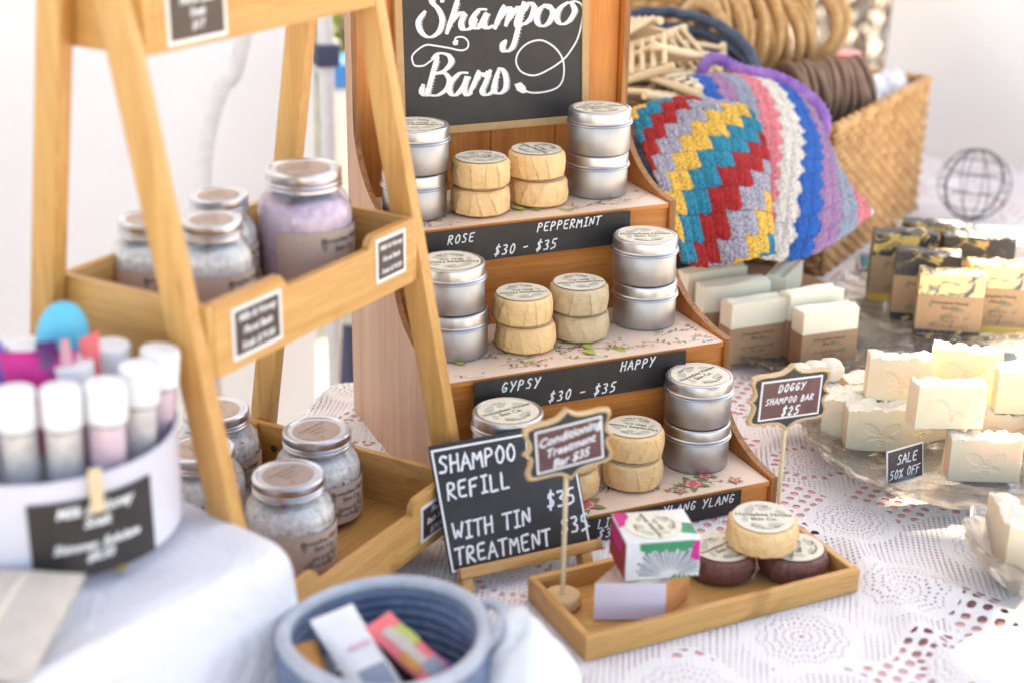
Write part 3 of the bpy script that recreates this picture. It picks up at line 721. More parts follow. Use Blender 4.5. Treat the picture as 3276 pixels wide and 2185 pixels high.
tin('Peppermint', .284, .327, H1+HT, -8, 'upper silver tin at the right end of the top floral tier')
tin('Rose', .045, .324, H1, 40, 'lower silver tin at the left end of the top tier, behind the ladder leg')
tin('Rose', .046, .320, H1+HT, 158, 'upper silver tin at the left end of the top tier, beside the chalkboard')
tin('Happy', .292, .209, H2, 0, 'lower silver tin at the right end of the middle tier')
tin('Happy', .289, .208, H2+HT, -18, 'upper silver tin at the right end of the middle tier')
tin('Gypsy', .046, .198, H2, 90, 'lower silver tin at the left end of the middle tier, set slightly askew')
tin('Gypsy', .0420, .198, H2+HT, 165, 'upper silver tin at the left end of the middle tier under the ROSE strip')
tin('Ylang Ylang', .2935, .074, H3, 0, 'lower silver tin at the right end of the bottom tier')
tin('Ylang Ylang', .293, .074, H3+HT, 22, 'upper silver tin at the right end of the bottom tier, next to the DOGGY sign')
tin('Lime', .0530, .060, H3, 0, 'lower silver tin at the left end of the bottom tier behind the refill sign')
tin('Lime', .0530, .060, H3+HT, 12, 'upper silver tin at the left end of the bottom tier, just above the refill sign')

from mathutils import noise as mn
mn_ = mn.noise
def make_bar(kind, scent, label, group, seed, r=.0345, h=.032, lab=None):
    t = thing('wrapped_soap_bar', label, 'soap bar', group=group); q = random.Random(seed)
    folds = []; a = q.uniform(0, .3)
    while a < 2*PI:
        folds.append((a, q.uniform(-.42, .42), q.uniform(.3, 1))); a += q.uniform(.20, .62)
    ph = [q.uniform(0, 6) for _ in range(6)]
    def fn(th, rr_, z, i):
        if rr_ < r*.55: return rr_, z
        u = z/h; d = 0
        for (a, sl, am) in folds:
            dd = (th-a-sl*(u-.5)*1.3+PI) % (2*PI)-PI
            if 0 <= dd < .34: d = max(d, am*(1-dd/.34)**1.3)
        side_w = min(1, max(0, (rr_-r*.6)/(r*.4)))
        lump = .35*math.sin(th*3+ph[0]+u*2)+.3*math.sin(th*7+ph[1]-u*3)+.2*math.sin(th*13+ph[2]+u*5)
        c_ = mn_(Vector((math.cos(th)*3.2+seed, math.sin(th)*3.2, z*110))); c2_ = abs(mn_(Vector((math.cos(th)*7+seed, math.sin(th)*7, z*210))))
        return rr_+side_w*(.0019*d*(1.25-.6*u)-.0007+.0006*lump+.0007*c_-.0007*c2_), z+side_w*.0006*math.sin(th*5+ph[3])*(1 if .15 < u < .98 else 0)
    pr = [(0, 0), (r*.5, .0), (r*.80, .0006), (r*.90, .0022)]
    for k in range(9):
        u = k/8; pr.append((r*(.955+.055*math.sin(PI*(.10+.80*u))), .0036+u*(h-.0070)))
    pr += [(r*.945, h-.0020), (r*.90, h-.0005), (r*.80, h), (r*.5, h), (0, h)]
    pr = [(a, b) for a, b in pr]
    mb = MB(); mb.lathe(pr, kind, n=160, fn=fn, cap=False); mb.build('paper_wrap', t, smooth=22)
    mb = MB(); round_label(mb, lab or r*.86, scent, h+.0010, seed=seed); mb.build('label', t)
    return t
bars_g = 'round paper wrapped shampoo bars on the stepped stand'
bl = [('wax', 'Rose', (.1195, .305, H1, 15), 'tan wrapped bar, lower of the left pair on the top tier'),
      ('wax', 'Rose', (.1190, .302, H1+.0335, 160), 'tan wrapped bar, upper of the left pair on the top tier'),
      ('wax', 'Peppermint', (.2000, .316, H1, 40), 'tan wrapped bar, lower of the right pair on the top tier'),
      ('wax', 'Peppermint', (.1960, .316, H1+.0335, 100), 'tan wrapped bar, upper of the right pair on the top tier'),
      ('wax', 'Happy', (.126, .182, H2, 70), 'honey coloured wrapped bar, lower of the left pair on the middle tier'),
      ('wax', 'Happy', (.1215, .181, H2+.0335, 168), 'honey coloured wrapped bar, upper of the left pair on the middle tier'),
      ('waxgrey', 'Gypsy', (.1985, .192, H2, 20), 'greyish translucent wrapped bar, lower of the right pair on the middle tier'),
      ('waxgrey', 'Gypsy', (.1960, .190, H2+.0335, 170), 'greyish translucent wrapped bar, upper of the right pair on the middle tier'),
      ('wax', 'Ylang Ylang', (.2010, .054, H3, 20), 'tan wrapped bar, lower of the right pair on the bottom tier'),
      ('wax', 'Ylang Ylang', (.2020, .055, H3+.0335, 140), 'tan wrapped bar, upper of the right pair on the bottom tier'),
      ('wax', 'Lime', (.1240, .058, H3, 0), 'tan wrapped bar, lower of the pair half hidden behind the small framed sign'),
      ('wax', 'Lime', (.1240, .058, H3+.0335, 60), 'tan wrapped bar, upper of the pair half hidden behind the small framed sign')]
for i, (k, s_, (x, y, z, rz), l) in enumerate(bl):
    o = make_bar(k, s_, l, bars_g, 50+i); o.location = (x, y, z+.0006); o.rotation_euler = (0, 0, R(rz))

# ================================================================== BAMBOO TRAY WITH ITS BARS
tray = thing('wooden_tray', 'honey coloured shallow wooden tray in front of the stand', 'tray', (.017, -.212, .001), R(2.2))
TW, TD, TH = .312, .124, .026
def bx(name, lo, hi, m, parent, bev=.0012, **k):
    mb = MB(); mb.box(lo, hi, m, bev=bev); return mb.build(name, parent, smooth=40, **k)
bx('tray_floor', (.006, .006, 0), (TW-.006, TD-.006, .005), 'bamx', tray, .0004)
bx('tray_side', (0, 0, 0), (TW, .0075, TH), 'bamx', tray); bx('tray_side', (0, TD-.0075, 0), (TW, TD, TH), 'bamx', tray)
bx('tray_side', (0, .0077, 0), (.0075, TD-.0077, TH-.0004), 'bamy', tray); bx('tray_side', (TW-.0075, .0077, 0), (TW, TD-.0077, TH-.0004), 'bamy', tray)
def bar_at(kind, scent, label, x, y, z, rz, seed, r, h, tilt=0, group='round bars lying in the wooden tray'):
    o = make_bar(kind, scent, label, group, seed, r, h); o.matrix_local = TR(x, y, z, R(tilt), 0, R(rz)); return o
bar_at('choc', 'Doggy', 'brown wrapped round bar in the tray, beside the leafy printed cube', .214, -.122, .0075, 15, 91, .0345, .027)
bar_at('choc', 'Doggy', 'brown wrapped round bar at the right end of the tray under the tan bar', .283, -.1475, .0075, 60, 92, .0355, .027)
bar_at('wax', 'Doggy', 'tan wrapped round bar leaning on top of the two brown bars', .2525, -.134, .0385, -25, 93, .0362, .030, 3)
# square kraft box under the printed cube
sb = thing('soap_box', 'pale lilac and orange square soap box lying in the tray', 'soap box', (.1153, -.1832, .0075), 0)
e1_, e2_ = Vector((-.0635, .0260, 0)), Vector((.045, .032, 0)); hB = .040
P4 = [Vector((0, 0, 0)), e2_, e1_+e2_, e1_]
mb = MB(); v = P4+[p+Vector((0, 0, hB)) for p in P4]
mb.add(v, [(4, 5, 6, 7), (3, 2, 1, 0)], 'label_brown'); mb.add(v, [(3, 0, 4, 7), (1, 2, 6, 5)], 'boxlilac'); mb.add(v, [(0, 1, 5, 4), (2, 3, 7, 6)], 'boxorange'); mb.build('carton', sb)
mb = MB(); leafblob(mb, -.012, .030, .5, .05, .022, 'leaf_kraft', TR(z=hB+.0002), 0); mb.flat(oval(-.012, .028, .024, .022), .0001+hB, 'label_paper'); mb.build('label', sb)
# printed cube
cu = thing('printed_soap_cube', 'white soap cube printed with pink, green and navy palm leaves', 'soap box', T=TR(.0790, -.1670, .0479, 0, 0, R(-13)))
CW, CD, CH = .0735, .062, .042
mb = MB(); mb.box((0, 0, .0005), (CW, CD, CH), 'paperwhite', bev=.0012)
TF = Matrix.Translation((0, -.0004, 0)) @ Matrix.Rotation(PI/2, 4, 'X'); q = random.Random(5)
for k in range(26):     # palm fan on the front
    a = R(8+164*k/25); L0, L1 = .008, q.uniform(.030, .037)
    cx, cy = .043, .003
    pts = [(cx+L0*math.cos(a), cy+L0*.8*math.sin(a)), (cx+L1*math.cos(a-.03), min(CH-.010, cy+L1*math.sin(a-.03))), (cx+L1*math.cos(a+.018), min(CH-.010, cy+L1*math.sin(a+.018)))]
    pts = [(min(max(x, .002), CW-.002), y) for x, y in pts]
    mb.flat(pts, .0001+.00001*k, 'navyprint' if k % 3 else 'bluegrey', TF)
for k in range(9):
    x = .014+k*.0058; mb.flat([(x, CH-.009-.004*(k % 2)), (x+.0065, CH-.011), (x+.007, CH-.0012), (x-.001, CH-.0012)], .0004+.00001*k, 'green', TF)
for k in range(6): mb.flat([(.045+k*.005, .0015), (.050+k*.005, .0015), (.0495+k*.005, .006-.0007*k)], .0006+.00001*k, 'green', TF)
mb.flat([(CW-.010, CH-.020), (CW-.001, CH-.024), (CW-.001, CH-.002), (CW-.007, CH-.002)], .0005, 'magenta', TF)
TS = Matrix.Translation((-.0004, CD, 0)) @ Matrix.Rotation(-PI/2, 4, 'Z') @ Matrix.Rotation(PI/2, 4, 'X')
mb.flat([(.001, .001), (CD-.002, .001), (CD-.001, CH-.002), (.001, CH-.002)], .0001, 'darkred', TS)
mb.flat([(.008, CH-.018), (CD-.02, CH-.022), (CD-.012, CH-.003), (.012, CH-.003)], .0003, 'magenta', TS)
mb.flat([(.001, CD-.03), (.016, CD-.022), (.014, CD-.001), (.001, CD-.001)], CH+.0003, 'magenta')
mb.flat([(CW-.016, .014), (CW-.001, .008), (CW-.001, .030), (CW-.010, .034)], CH+.0003, 'green')
mb.build('printed_wrap', cu, smooth=40)
mb = MB(); round_label(mb, .0275, 'Doggy', CH+.0006); o = mb.build('label', cu); o.location = (CW*.47, CD*.5, 0); o.rotation_euler = (0, 0, R(100))

# ================================================================== SIGNS
def plaque(parent, Wd, Hh, T):
    """ornate cut-out plaque standing in local x/z, front towards -y"""
    def outline(sx, sy, n=10):
        p = []
        # bracket shape: concave corners notched in, cusp mid-sides
        w2, h2 = Wd/2*sx, Hh/2*sy
        q_ = [(-w2*.80, h2*.86), (-w2*.46, h2*.86), (-w2*.24, h2*.90), (-w2*.09, h2*1.02), (0, h2*1.14), (w2*.09, h2*1.02), (w2*.24, h2*.90), (w2*.46, h2*.86), (w2*.80, h2*.86),
              (w2*.98, h2*.80), (w2*1.0, h2*.62), (w2*.93, h2*.40), (w2*.90, h2*.22), (w2*.95, h2*.08), (w2*1.04, 0), (w2*.95, -h2*.08), (w2*.90, -h2*.22), (w2*.93, -h2*.40), (w2*1.0, -h2*.62), (w2*.98, -h2*.80)]
        q2 = [(-x, -y) for x, y in q_]; full = q_+q2
        return [tuple(c) for c in full]
    o1 = outline(1, 1); o2 = [(x*(1-.0040/(Wd/2)), y*(1-.0036/(Hh/2))) for x, y in o1]
    mb = MB(); mb.prism(o1[::-1], .0003, .005, 'pine', T); o = mb.build('frame_back', parent)
    mb = MB(); n = len(o1)
    v = [(x, y, 0) for x, y in o1]+[((x+x2)/2, (y+y2)/2, -.0022) for (x, y), (x2, y2) in zip(o1, o2)]+[(x, y, 0.) for x, y in o2]
    mb.add(v, [(i, (i+1) % n, n+(i+1) % n, n+i) for i in range(n)]+[(n+i, n+(i+1) % n, 2*n+(i+1) % n, 2*n+i) for i in range(n)], 'pine', T)
    mb.build('frame_rim', parent, smooth=60)
    mb = MB(); mb.flat(o2[::-1], -.0002, 'chalkedge', T); mb.build('dark_panel', parent)
TX = Matrix.Rotation(PI/2, 4, 'X')   # x/y drawing plane -> x/z, +z -> -y
def to_front(parent_T): return parent_T @ TX
def stake_sign(name, label, x, y, rz, zc, Wd, Hh, lines, stake_top, seed, tilt=0):
    t = thing(name, label, 'sign', (x, y, .0075 if name == 'stake_sign' and y < -.1 else .0005), rz)
    b0 = 0
    mb = MB(); mb.lathe([(0, 0), (.0165, 0), (.0182, .002), (.0185, .010), (.0170, .0125), (0, .0128)], 'pine', n=40, cap=False); mb.build('base', t, smooth=40)
    mb = MB(); mb.tube([(0, 0, .012), (0, .0, stake_top)], .0024, 'dowel', n=10); mb.build('stake', t, smooth=60)
    pn = bpy.data.objects.new('plaque', None)
    P_ = Matrix.Translation((0, -.0045, zc)) @ Matrix.Rotation(R(tilt), 4, 'Y')
    T = P_ @ TX
    # plaque parts use local plane with +z towards viewer
    T2 = T @ Matrix.Scale(-1, 4, (0, 0, 1))
    plaque(t, Wd, Hh, T2)
    mb = MB(); w2, h2 = Wd*.385, Hh*.335
    mb.box((-w2, -h2, .0002), (w2, h2, .0014), 'white_paint', T); mb.flat([(-w2+.0018, -h2+.0018), (w2-.0018, -h2+.0018), (w2-.0018, h2-.0018), (-w2+.0018, h2-.0018)], .0015, 'chalkbrown', T)
    for k, (txt, px_, py_, hh, mode) in enumerate(lines):
        Tt = T @ Matrix.Translation((0, 0, .0016))
        if mode == 'caps': chalk_text(mb, txt, px_, py_, hh, 'white_ink', Tt, seed=seed+k, wd=hh*.17, adv=.80)
        else: put_text(mb, txt, hh, 'white_ink', Tt, (px_, py_), .0002, shear=.35, bold=.02, rot=.10)
    mb.build('lettered_panel', t); return t
stake_sign('stake_sign', 'small framed sign on a stake lettered Conditioning Treatment Bar $35', .0355, -.121, R(0), .1750, .090, .066,
           [('Conditioning', 0, .0115, .0125, 't'), ('Treatment', 0, -.0010, .0120, 't'), ('Bar $35', 0, -.0135, .0120, 't')], .150, 3, -5)
stake_sign('doggy_stake_sign', 'small framed sign on a stake lettered DOGGY SHAMPOO BAR $25', .3205, -.060, R(0), .1605, .097, .066,
           [('DOGGY', -.0165, .0085, .0085, 'caps'), ('SHAMPOO BAR', -.0310, -.0045, .0069, 'caps'), ('$25', -.010, -.0190, .0098, 'caps')], .137, 13, 2)
# refill easel sign
es = thing('easel_chalkboard', 'leaning chalkboard lettered SHAMPOO BAR REFILL WITH TIN TREATMENT $35', 'chalkboard', T=Matrix.Translation((-.0520, -.0450, .0195)) @ Matrix.Rotation(R(1.5), 4, 'Z') @ Matrix.Rotation(R(-27), 4, 'X'))
EW, EH = .1580, .1300
mb = MB(); mb.box((0, 0, .0), (EW, .0035, EH), 'chalk', bev=.0005)
T = Matrix.Translation((0, -.0002, 0)) @ TX
for a, b in (((.0012, .0012), (.0034, EH-.0045)), ((EW-.0034, .0012), (EW-.0012, EH-.0045)), ((.0036, .0012), (EW-.0036, .0034)), ((.0036, EH-.0068), (EW-.0036, EH-.0045))):
    mb.flat([a, (b[0], a[1]), b, (a[0], b[1])], .0001, 'white_paint', T)
for k, (txt, x, z, hh, ad) in enumerate([('SHAMPOO BAR', .0060, .1000, .0175, .70), ('REFILL', .0100, .0735, .0170, .72), ('$30', .108, .0825, .0165, .70), ('WITH TIN', .0090, .0330, .0165, .70), ('$35', .116, .0445, .0165, .70), ('TREATMENT', .0070, .0080, .0165, .72), ('$35', .126, .0160, .0165, .70)]):
    chalk_text(mb, txt, x, z, hh, 'white_ink', T, seed=70+k, wd=hh*.145, adv=ad, shear=.08)
mb.build('board', es, smooth=40)
bx('ledge', (.006, -.011, -.0065), (EW+.008, -.0004, .0045), 'bamx', es)
bx('back_leg', (EW*.45, .0045, -.004), (EW*.55, .010, EH*.5), 'bamz', es)
for x in (.012, EW-.012): bx('foot', (x-.006, -.011, -.0215), (x+.006, .006, -.0068), 'bamx', es)

# ================================================================== LADDER SHELF
LX, LY, PHI, LW_, LDb, La, Lb, Ztb, Hb_, Ztm, Hm_, Ztt = -.2591, -.1754, .6396, .3107, .2926, .1722, .1634, .0965, .0615, .3619, .0655, .5613
lad = thing('ladder_shelf', 'bamboo ladder shelf with three trays and price tags', 'shelf', (LX, LY, 0), PHI)
BT = .008
def tag_card(parent, u0, z0, Wd, Hh, lines, yf, rot=0):
    mb = MB(); T = Matrix.Translation((u0, yf-.0002, z0)) @ Matrix.Rotation(R(rot), 4, 'Y') @ TX
    mb.box((-Wd/2, -Hh/2, 0), (Wd/2, Hh/2, .0008), 'white_paint', T)
    mb.flat([(-Wd/2+.0035, -Hh/2+.0035), (Wd/2-.0035, -Hh/2+.0035), (Wd/2-.0035, Hh/2-.0035), (-Wd/2+.0035, Hh/2-.0035)], .0010, 'darkpanel', T)
    n = len(lines)
    for k, l in enumerate(lines): put_text(mb, l, min(Hh*.66/n, Wd*.80/(max(len(q_) for q_ in lines)*.50)), 'white_ink', T, (0, Hh*(.27-.54*k/max(1, n-1))), .0013, bold=.03, shear=.2)
    return mb.build('price_tag', parent)
def ltray(zt, h, label_lines, tags, notch):
    z0 = zt-h; yf, yb = La*zt, LDb-Lb*zt
    t = bpy.data.objects.new('tray', None); COL.objects.link(t); t.parent = lad; t.location = (0, 0, 0)
    bx('tray_floor', (BT, yf+BT, z0+.001), (LW_-BT, yb-BT, z0+.006), 'bamx', t, .0004)
    bx('back_board', (BT+.0003, yb-BT, z0), (LW_-BT-.0003, yb, zt-.0015), 'bamx', t)
    for x0 in (0, LW_-BT): bx('side_board', (x0, yf, z0), (x0+BT, yb+.0004, zt-.0005), 'bamy', t)
    for sx, ry in ((BT+.0002, 1), (LW_-BT-.0002, -1)):
        for vy in (yf+.030, yb-.028):
            mb = MB(); mb.lathe([(.0042, -.0002), (.0042, .0006), (.0030, .0010), (.0012, .0004), (0, .0004)], 'darkwire', Matrix.Translation((sx, vy, zt-h*.45)) @ Matrix.Rotation(ry*PI/2, 4, 'Y'), n=14, cap=False); mb.build('screw', t, smooth=40)
    # front board with a dropped middle
    n0, n1, dp = notch; pr = [(BT, z0), (LW_-BT, z0), (LW_-BT, zt)]
    for k in range(6): a = PI/2*k/5; pr.append((n1+.010-.010*math.sin(a)+.004, zt-.001-dp*0-(0 if k == 0 else 0)-dp*(k/5)**1.5))
    for k in range(6): pr.append((n0-.004-.010*(k/5), zt-dp*(1-(k/5))**1.5-.001*(k < 5)))
    pr.append((BT, zt))
    mb = MB(); mb.prism([(x, z) for x, z in pr], 0, BT, 'bamx', Matrix.Translation((0, yf+BT, 0)) @ TX)
    fb = mb.build('front_board', t)
    for a in tags: tag_card(t, *a, yf)
    return t
ltray(Ztb, Hb_, None, [(LW_-.040, Ztb-.032, .056, .040, ['Floral', 'Bath Soak', '$19.50'])], (.085, .225, .014))
ltray(Ztm, Hm_, None, [(.062, Ztm-.034, .066, .046, ['Milk & Honey', 'Floral Bath', 'Soak $19.50']), (LW_-.047, Ztm-.028, .050, .044, ['Milk & Honey', 'Floral Bath', 'Soak $19.50'])], (.110, .225, .012))
ltray(Ztt+.062, .062, None, [(.060, Ztt+.033, .072, .058, ['Milk & Honey', 'Floral Bath', 'Soak', '$17']), (LW_-.058, Ztt+.042, .056, .044, ['Milk & Honey', 'Floral Bath', 'Soak', '$17'])], (.110, .220, .012))
LW2, LT2 = .0275, .0165
for u0 in (-LT2-.0006, LW_+.0006):
    for fr in (1, 0):
        v = []
        for z in (.0006, .80):
            y0 = La*z-.0012+max(0, z-.1)*.022 if fr else LDb-Lb*z-LW2+.0112
            v += [(u0, y0, z), (u0+LT2, y0, z), (u0+LT2, y0+LW2, z), (u0, y0+LW2, z)]
        bm = bmesh.new(); vs = [bm.verts.new(p) for p in v]
        for f in [(3,2,1,0),(4,5,6,7),(0,1,5,4),(1,2,6,5),(2,3,7,6),(3,0,4,7)]: bm.faces.new([vs[i] for i in f])
        bmesh.ops.bevel(bm, geom=bm.edges[:], offset=.0022, segments=2, affect='EDGES', profile=.5)
        mb = MB(); bm.verts.index_update(); mb.add([q_.co.copy() for q_ in bm.verts], [tuple(q_.index for q_ in f.verts) for f in bm.faces], 'bamz'); bm.free()
        mb.build('leg', lad, smooth=40)

# ---- jars
def make_jar(label, fill, petals, group, product=('Milk & Honey', 'Floral Bath Soak')):
    t = thing('glass_jar', label, 'jar', group=group)
    r, h = .0452, .083
    prof = [(0, .001), (r*.80, .001), (r*.94, .004), (r, .012), (r, .058), (r*.97, .066), (r*.88, .0735), (r*.775, .078), (r*.735, .081), (r*.735, .093)]
    def sq(th, rr_, z, i):  # slightly squared mason shoulders
        k = 1+.018*math.cos(4*th)*(1 if rr_ > r*.85 else 0); return rr_*k, z
    mb = MB(); mb.lathe(prof, 'jar_glass', n=56, fn=sq, cap=False); mb.build('glass_body', t, smooth=60)
    mb = MB(); mb.lathe([(0, .003), (r*.78, .003), (r*.93, .007), (r*.955, .014), (r*.955, .058), (r*.92, .066), (r*.80, .0725), (r*.5, .0735), (0, .073)], fill, n=48, fn=lambda th, a, z, i: (a, z+(.002*math.sin(3*th+1) if i > 4 else 0)), cap=False); mb.build('bath_salt', t, smooth=60)
    if petals:
        q = random.Random(petals); mb = MB()
        for k in range(95):
            a = q.uniform(0, 6.28); z = q.uniform(.052, .074); rr_ = r*.978 if z < .060 else r*.90
            T = Matrix.Rotation(a, 4, 'Z') @ Matrix.Translation((rr_, 0, z)) @ Matrix.Rotation(PI/2, 4, 'Y') @ Matrix.Rotation(q.uniform(0, 6), 4, 'Z')
            s_ = q.uniform(.0009, .0026); mb.add([(-s_, 0, .0), (0, -s_*.6, .0006), (s_, 0, 0), (0, s_*.6, .0006)], [(0, 1, 2, 3)], q.choice(('violet', 'navyprint', 'palepink', 'amber', 'magenta', 'pr_lime')), T)
        tag(mb.build('dried_petals', t), kind='stuff')
    mb = MB()
    lr = .0348
    mb.lathe([(lr-.001, .0815), (lr+.0004, .0822), (lr+.0004, .0838), (lr-.0006, .0846), (lr+.0003, .0857), (lr+.0004, .0872), (lr-.0005, .0882), (lr+.0001, .0892), (lr+.0001, .0962), (lr-.0010, .0975), (lr-.0040, .0978), (lr-.0052, .0968)], 'steel', n=56, cap=False)
    mb.build('screw_band', t, smooth=40)
    mb = MB(); mb.lathe([(lr-.0049, .0969), (lr-.006, .0972), (lr-.009, .0966), (0, .0967)], 'white_paint', n=48, cap=False)
    mb.lathe([(.0245, .0970), (.0245, .0972), (0, .0973)], 'label_brown', n=40, cap=False)
    T = TR(z=.0975); put_text(mb, 'Honeybee House', .0050, 'ink_brown', T, (0, .008)); put_text(mb, 'Bath Soak', .0048, 'ink_brown', T, (0, .001)); put_text(mb, 'Skin Co.', .0048, 'ink_brown', T, (0, -.006)); mb.flat(oval(-.008, -.015, .0026, .002), .00005, 'amber', T)
    mb.build('lid', t, smooth=40)
    # wrap-around kraft label
    mb = MB(); zc, hh, span, rl = .031, .042, 2.15, r+.0007
    def lf(u, v): a = -PI/2+(u-.5)*span*1.35; k = 1+.018*math.cos(4*a); return (rl*k*math.cos(a), rl*k*math.sin(a), zc-hh/2+hh*v)
    mb.sheet(lf, 48, 1, 'label_brown')
    def wrap(body, size, y, m='ink', **k):
        v, f = text2d(body, size, **k); out = []
        for x, yy in v:
            a = -PI/2+x/rl; kk = (1+.018*math.cos(4*a)); out.append(((rl*kk+.0003)*math.cos(a), (rl*kk+.0003)*math.sin(a), zc+y+yy))
        mb.add(out, f, m)
    def lb(x, y, a, L, w2, o_):
        pts = []
        for k in range(10):
            tt = 2*PI*k/10; p_ = L/2*math.cos(tt); q_ = w2/2*math.sin(tt); xx = x+p_*math.cos(a)-q_*math.sin(a); yy = y+p_*math.sin(a)+q_*math.cos(a)
            an = -PI/2+xx/rl; kk = 1+.018*math.cos(4*an); pts.append(((rl*kk+.00015+o_)*math.cos(an), (rl*kk+.00015+o_)*math.sin(an), zc+yy))
        mb.add(pts, [tuple(range(10))], 'leaf_kraft')
    lb(.014, .004, 1.0, .022, .005, 0); lb(.020, -.004, .8, .018, .004, .00002); lb(-.022, .010, 1.7, .012, .006, .00004); lb(-.018, -.010, .4, .014, .005, .00006); lb(.006, -.012, 2.0, .012, .005, .00008)
    wrap('Honeybee House', .0070, .0125, bold=.01); wrap('Skin Co.', .0070, .0050, bold=.01); wrap(product[0], .0055, -.0055); wrap(product[1], .0055, -.0125)
    o = mb.build('label', t, smooth=60); return t
def jrot(j, x, y, z, rz): j.location = (x, y, z); j.rotation_euler = (0, 0, R(rz))
zb_, zm_ = Ztb-Hb_+.0062, Ztm-Hm_+.0062
gj = 'glass jars of bath salts on the ladder shelf'
J = make_jar('jar of white salts speckled with petals at the front of the bottom tray', 'salt', 4, gj); jrot(J, -.203, -.002, zb_, 28)
j2 = make_jar('jar of pinkish white salts behind the petal jar in the bottom tray', 'salt', 9, gj, ('Orange & Ylang', 'Floral Bath Salts')); jrot(j2, -.1485, .0865, zb_, 30)
jrot(make_jar('jar in the bottom tray behind the front ladder leg, at the back', 'salt', 12, gj), -.2320, .1760, zb_, 20)
dup(j2, (-.2690, .0880, zb_), R(0), 'jar at the left end of the bottom tray, half hidden by the white cloth', gj)
jp = make_jar('large jar of lilac pink bath salts at the right of the middle tray', 'salt_pink', 0, gj, ('Lavender', 'Milk Bath')); jp.location = (-.1520, .0880, zm_); jp.rotation_euler = (0, 0, R(33)); jp.scale = (1.05, 1.05, 1.14)
j5 = make_jar('jar of white salts in the middle tray beside the lilac jar', 'salt', 0, gj); jrot(j5, -.2350, .0880, zm_, 40); j5.scale = (.79, .79, .95)
jrot(dup(j5, None, None, 'jar of white salts at the front of the middle tray, right of the ladder leg', gj), -.2590, .0120, zm_, 38)
o = dup(j5, None, None, 'jar of white salts in the middle tray, mostly behind the ladder leg', gj); jrot(o, -.3090, .0520, zm_, 10); o.scale = (.76, .76, .90)

# ================================================================== LEFT FOREGROUND: CLOTH PLINTH, TUB, TUBES
def plinth():
    # block under a white cotton cloth; corner at (-.256,-.212)
    ang = math.atan2(.88, -.47)     # direction of the edge that runs back
    mb = MB(); LB, WB, HB, rr_ = .40, .42, .181, .030
    def f(u, v):
        # u around the perimeter (rounded rectangle), v 0 centre of top .. 1 bottom hem
        pts_len = 2*(LB+WB); s_ = u*pts_len
        def per(s_):
            s_ %= pts_len
            if s_ < LB: return (s_, 0)
            if s_ < LB+WB: return (LB, s_-LB)
            if s_ < 2*LB+WB: return (2*LB+WB-s_, WB)
            return (0, pts_len-s_)
        cr = [per(s_+d) for d in (-.022, -.011, 0, .011, .022)]; x = sum(c[0] for c in cr)/5; y = sum(c[1] for c in cr)/5
        cx, cy = LB/2, WB/2
        if v < .5: k = v/.5*.93; z = HB; x, y = cx+(x-cx)*k, cy+(y-cy)*k; z += (.0022*math.sin(x*37+y*16)+.0016*math.sin(x*15-y*44+1))*k
        else:
            t = (v-.5)/.5
            if t < .3: a = t/.3*PI/2; k = .93+.07*math.sin(a); z = HB-rr_*(1-math.cos(a))*1.0; x, y = cx+(x-cx)*k, cy+(y-cy)*k
            else:
                q_ = (t-.3)/.7; z = (HB-rr_)*(1-q_)+.002; dx, dy = x-cx, y-cy; L = math.hypot(dx, dy)
                wv = .5+.5*math.sin(s_*38+1.3*math.sin(s_*9)); off = q_*(.004+.034*wv*q_**.6); x += dx/L*off; y += dy/L*off
        return (x, y, z)
    mb.sheet(f, 220, 46, 'drape')
    T = Matrix.Translation((-.2475, -.2185, 0)) @ Matrix.Rotation(ang, 4, 'Z')
    o = mb.build('cloth_covered_block', T=T, smooth=180); return tag(o, 'white cotton cloth draped over a block at the left front under the tub', 'draped block')
plinth()
tb = thing('round_tub', 'round white tub on gold ball feet holding tubes of bath salts', 'tub', (-.432, -.123, .1825))
rT, hT = .104, .094
mb = MB(); mb.lathe([(0, .0085), (rT*.955, .0085), (rT*.99, .011), (rT, .016), (rT*1.005, hT-.003), (rT*1.005+.001, hT), (rT*.985, hT), (rT*.98, .018), (rT*.93, .013), (0, .013)], 'tub', n=96, cap=False); mb.build('tub_wall', tb, smooth=40)
for k in range(3):
    a = -1.45+k*2.094+.30; mb = MB(); mb.lathe([(0, -.0082)]+[(.0082*math.sin(PI*j/10), -.0082*math.cos(PI*j/10)) for j in range(1, 10)]+[(0, .0082)], 'gold', TR((rT-.012)*math.cos(a), (rT-.012)*math.sin(a), .0085), n=20, cap=False); mb.build('ball_foot', tb, smooth=60)
# sign pegged on the tub: centre angle as seen from the camera
am = math.atan2(-.2632+.123, -.4105+.432)+.06; sw = .100
ct = thing('tub_chalk_label', 'curved black chalk label pegged to the front of the white tub', 'label', (-.432, -.123, .1825))
mb = MB()
def cyl_pt(x, z, d): a = am+x/rT; return ((rT*1.006+d)*math.cos(a), (rT*1.006+d)*math.sin(a), z)
mb.sheet(lambda u, v: cyl_pt((u-.5)*sw, .012+.066*v, .0012), 30, 1, 'chalk')
for txt, z, s_ in (('Milk & Honey', .068, .0125), ('Soak', .057, .0125), ('Shimmer, Exfoliate', .038, .0105), ('$8.50', .028, .0110)):
    v, f = text2d(txt, s_, shear=.3, bold=.03); mb.add([cyl_pt(x*.86, z+y, .0016) for x, y in v], f, 'white_ink')
mb.build('card', ct)
mb = MB(); T = Matrix.Rotation(am+PI/2, 4, 'Z') @ Matrix.Translation((0, -rT*1.006-.001, .078)); mb.box((-.005, -.006, -.012), (.005, -.001, .024), 'dowel', T, bev=.001); mb.build('wooden_peg', ct, smooth=40)
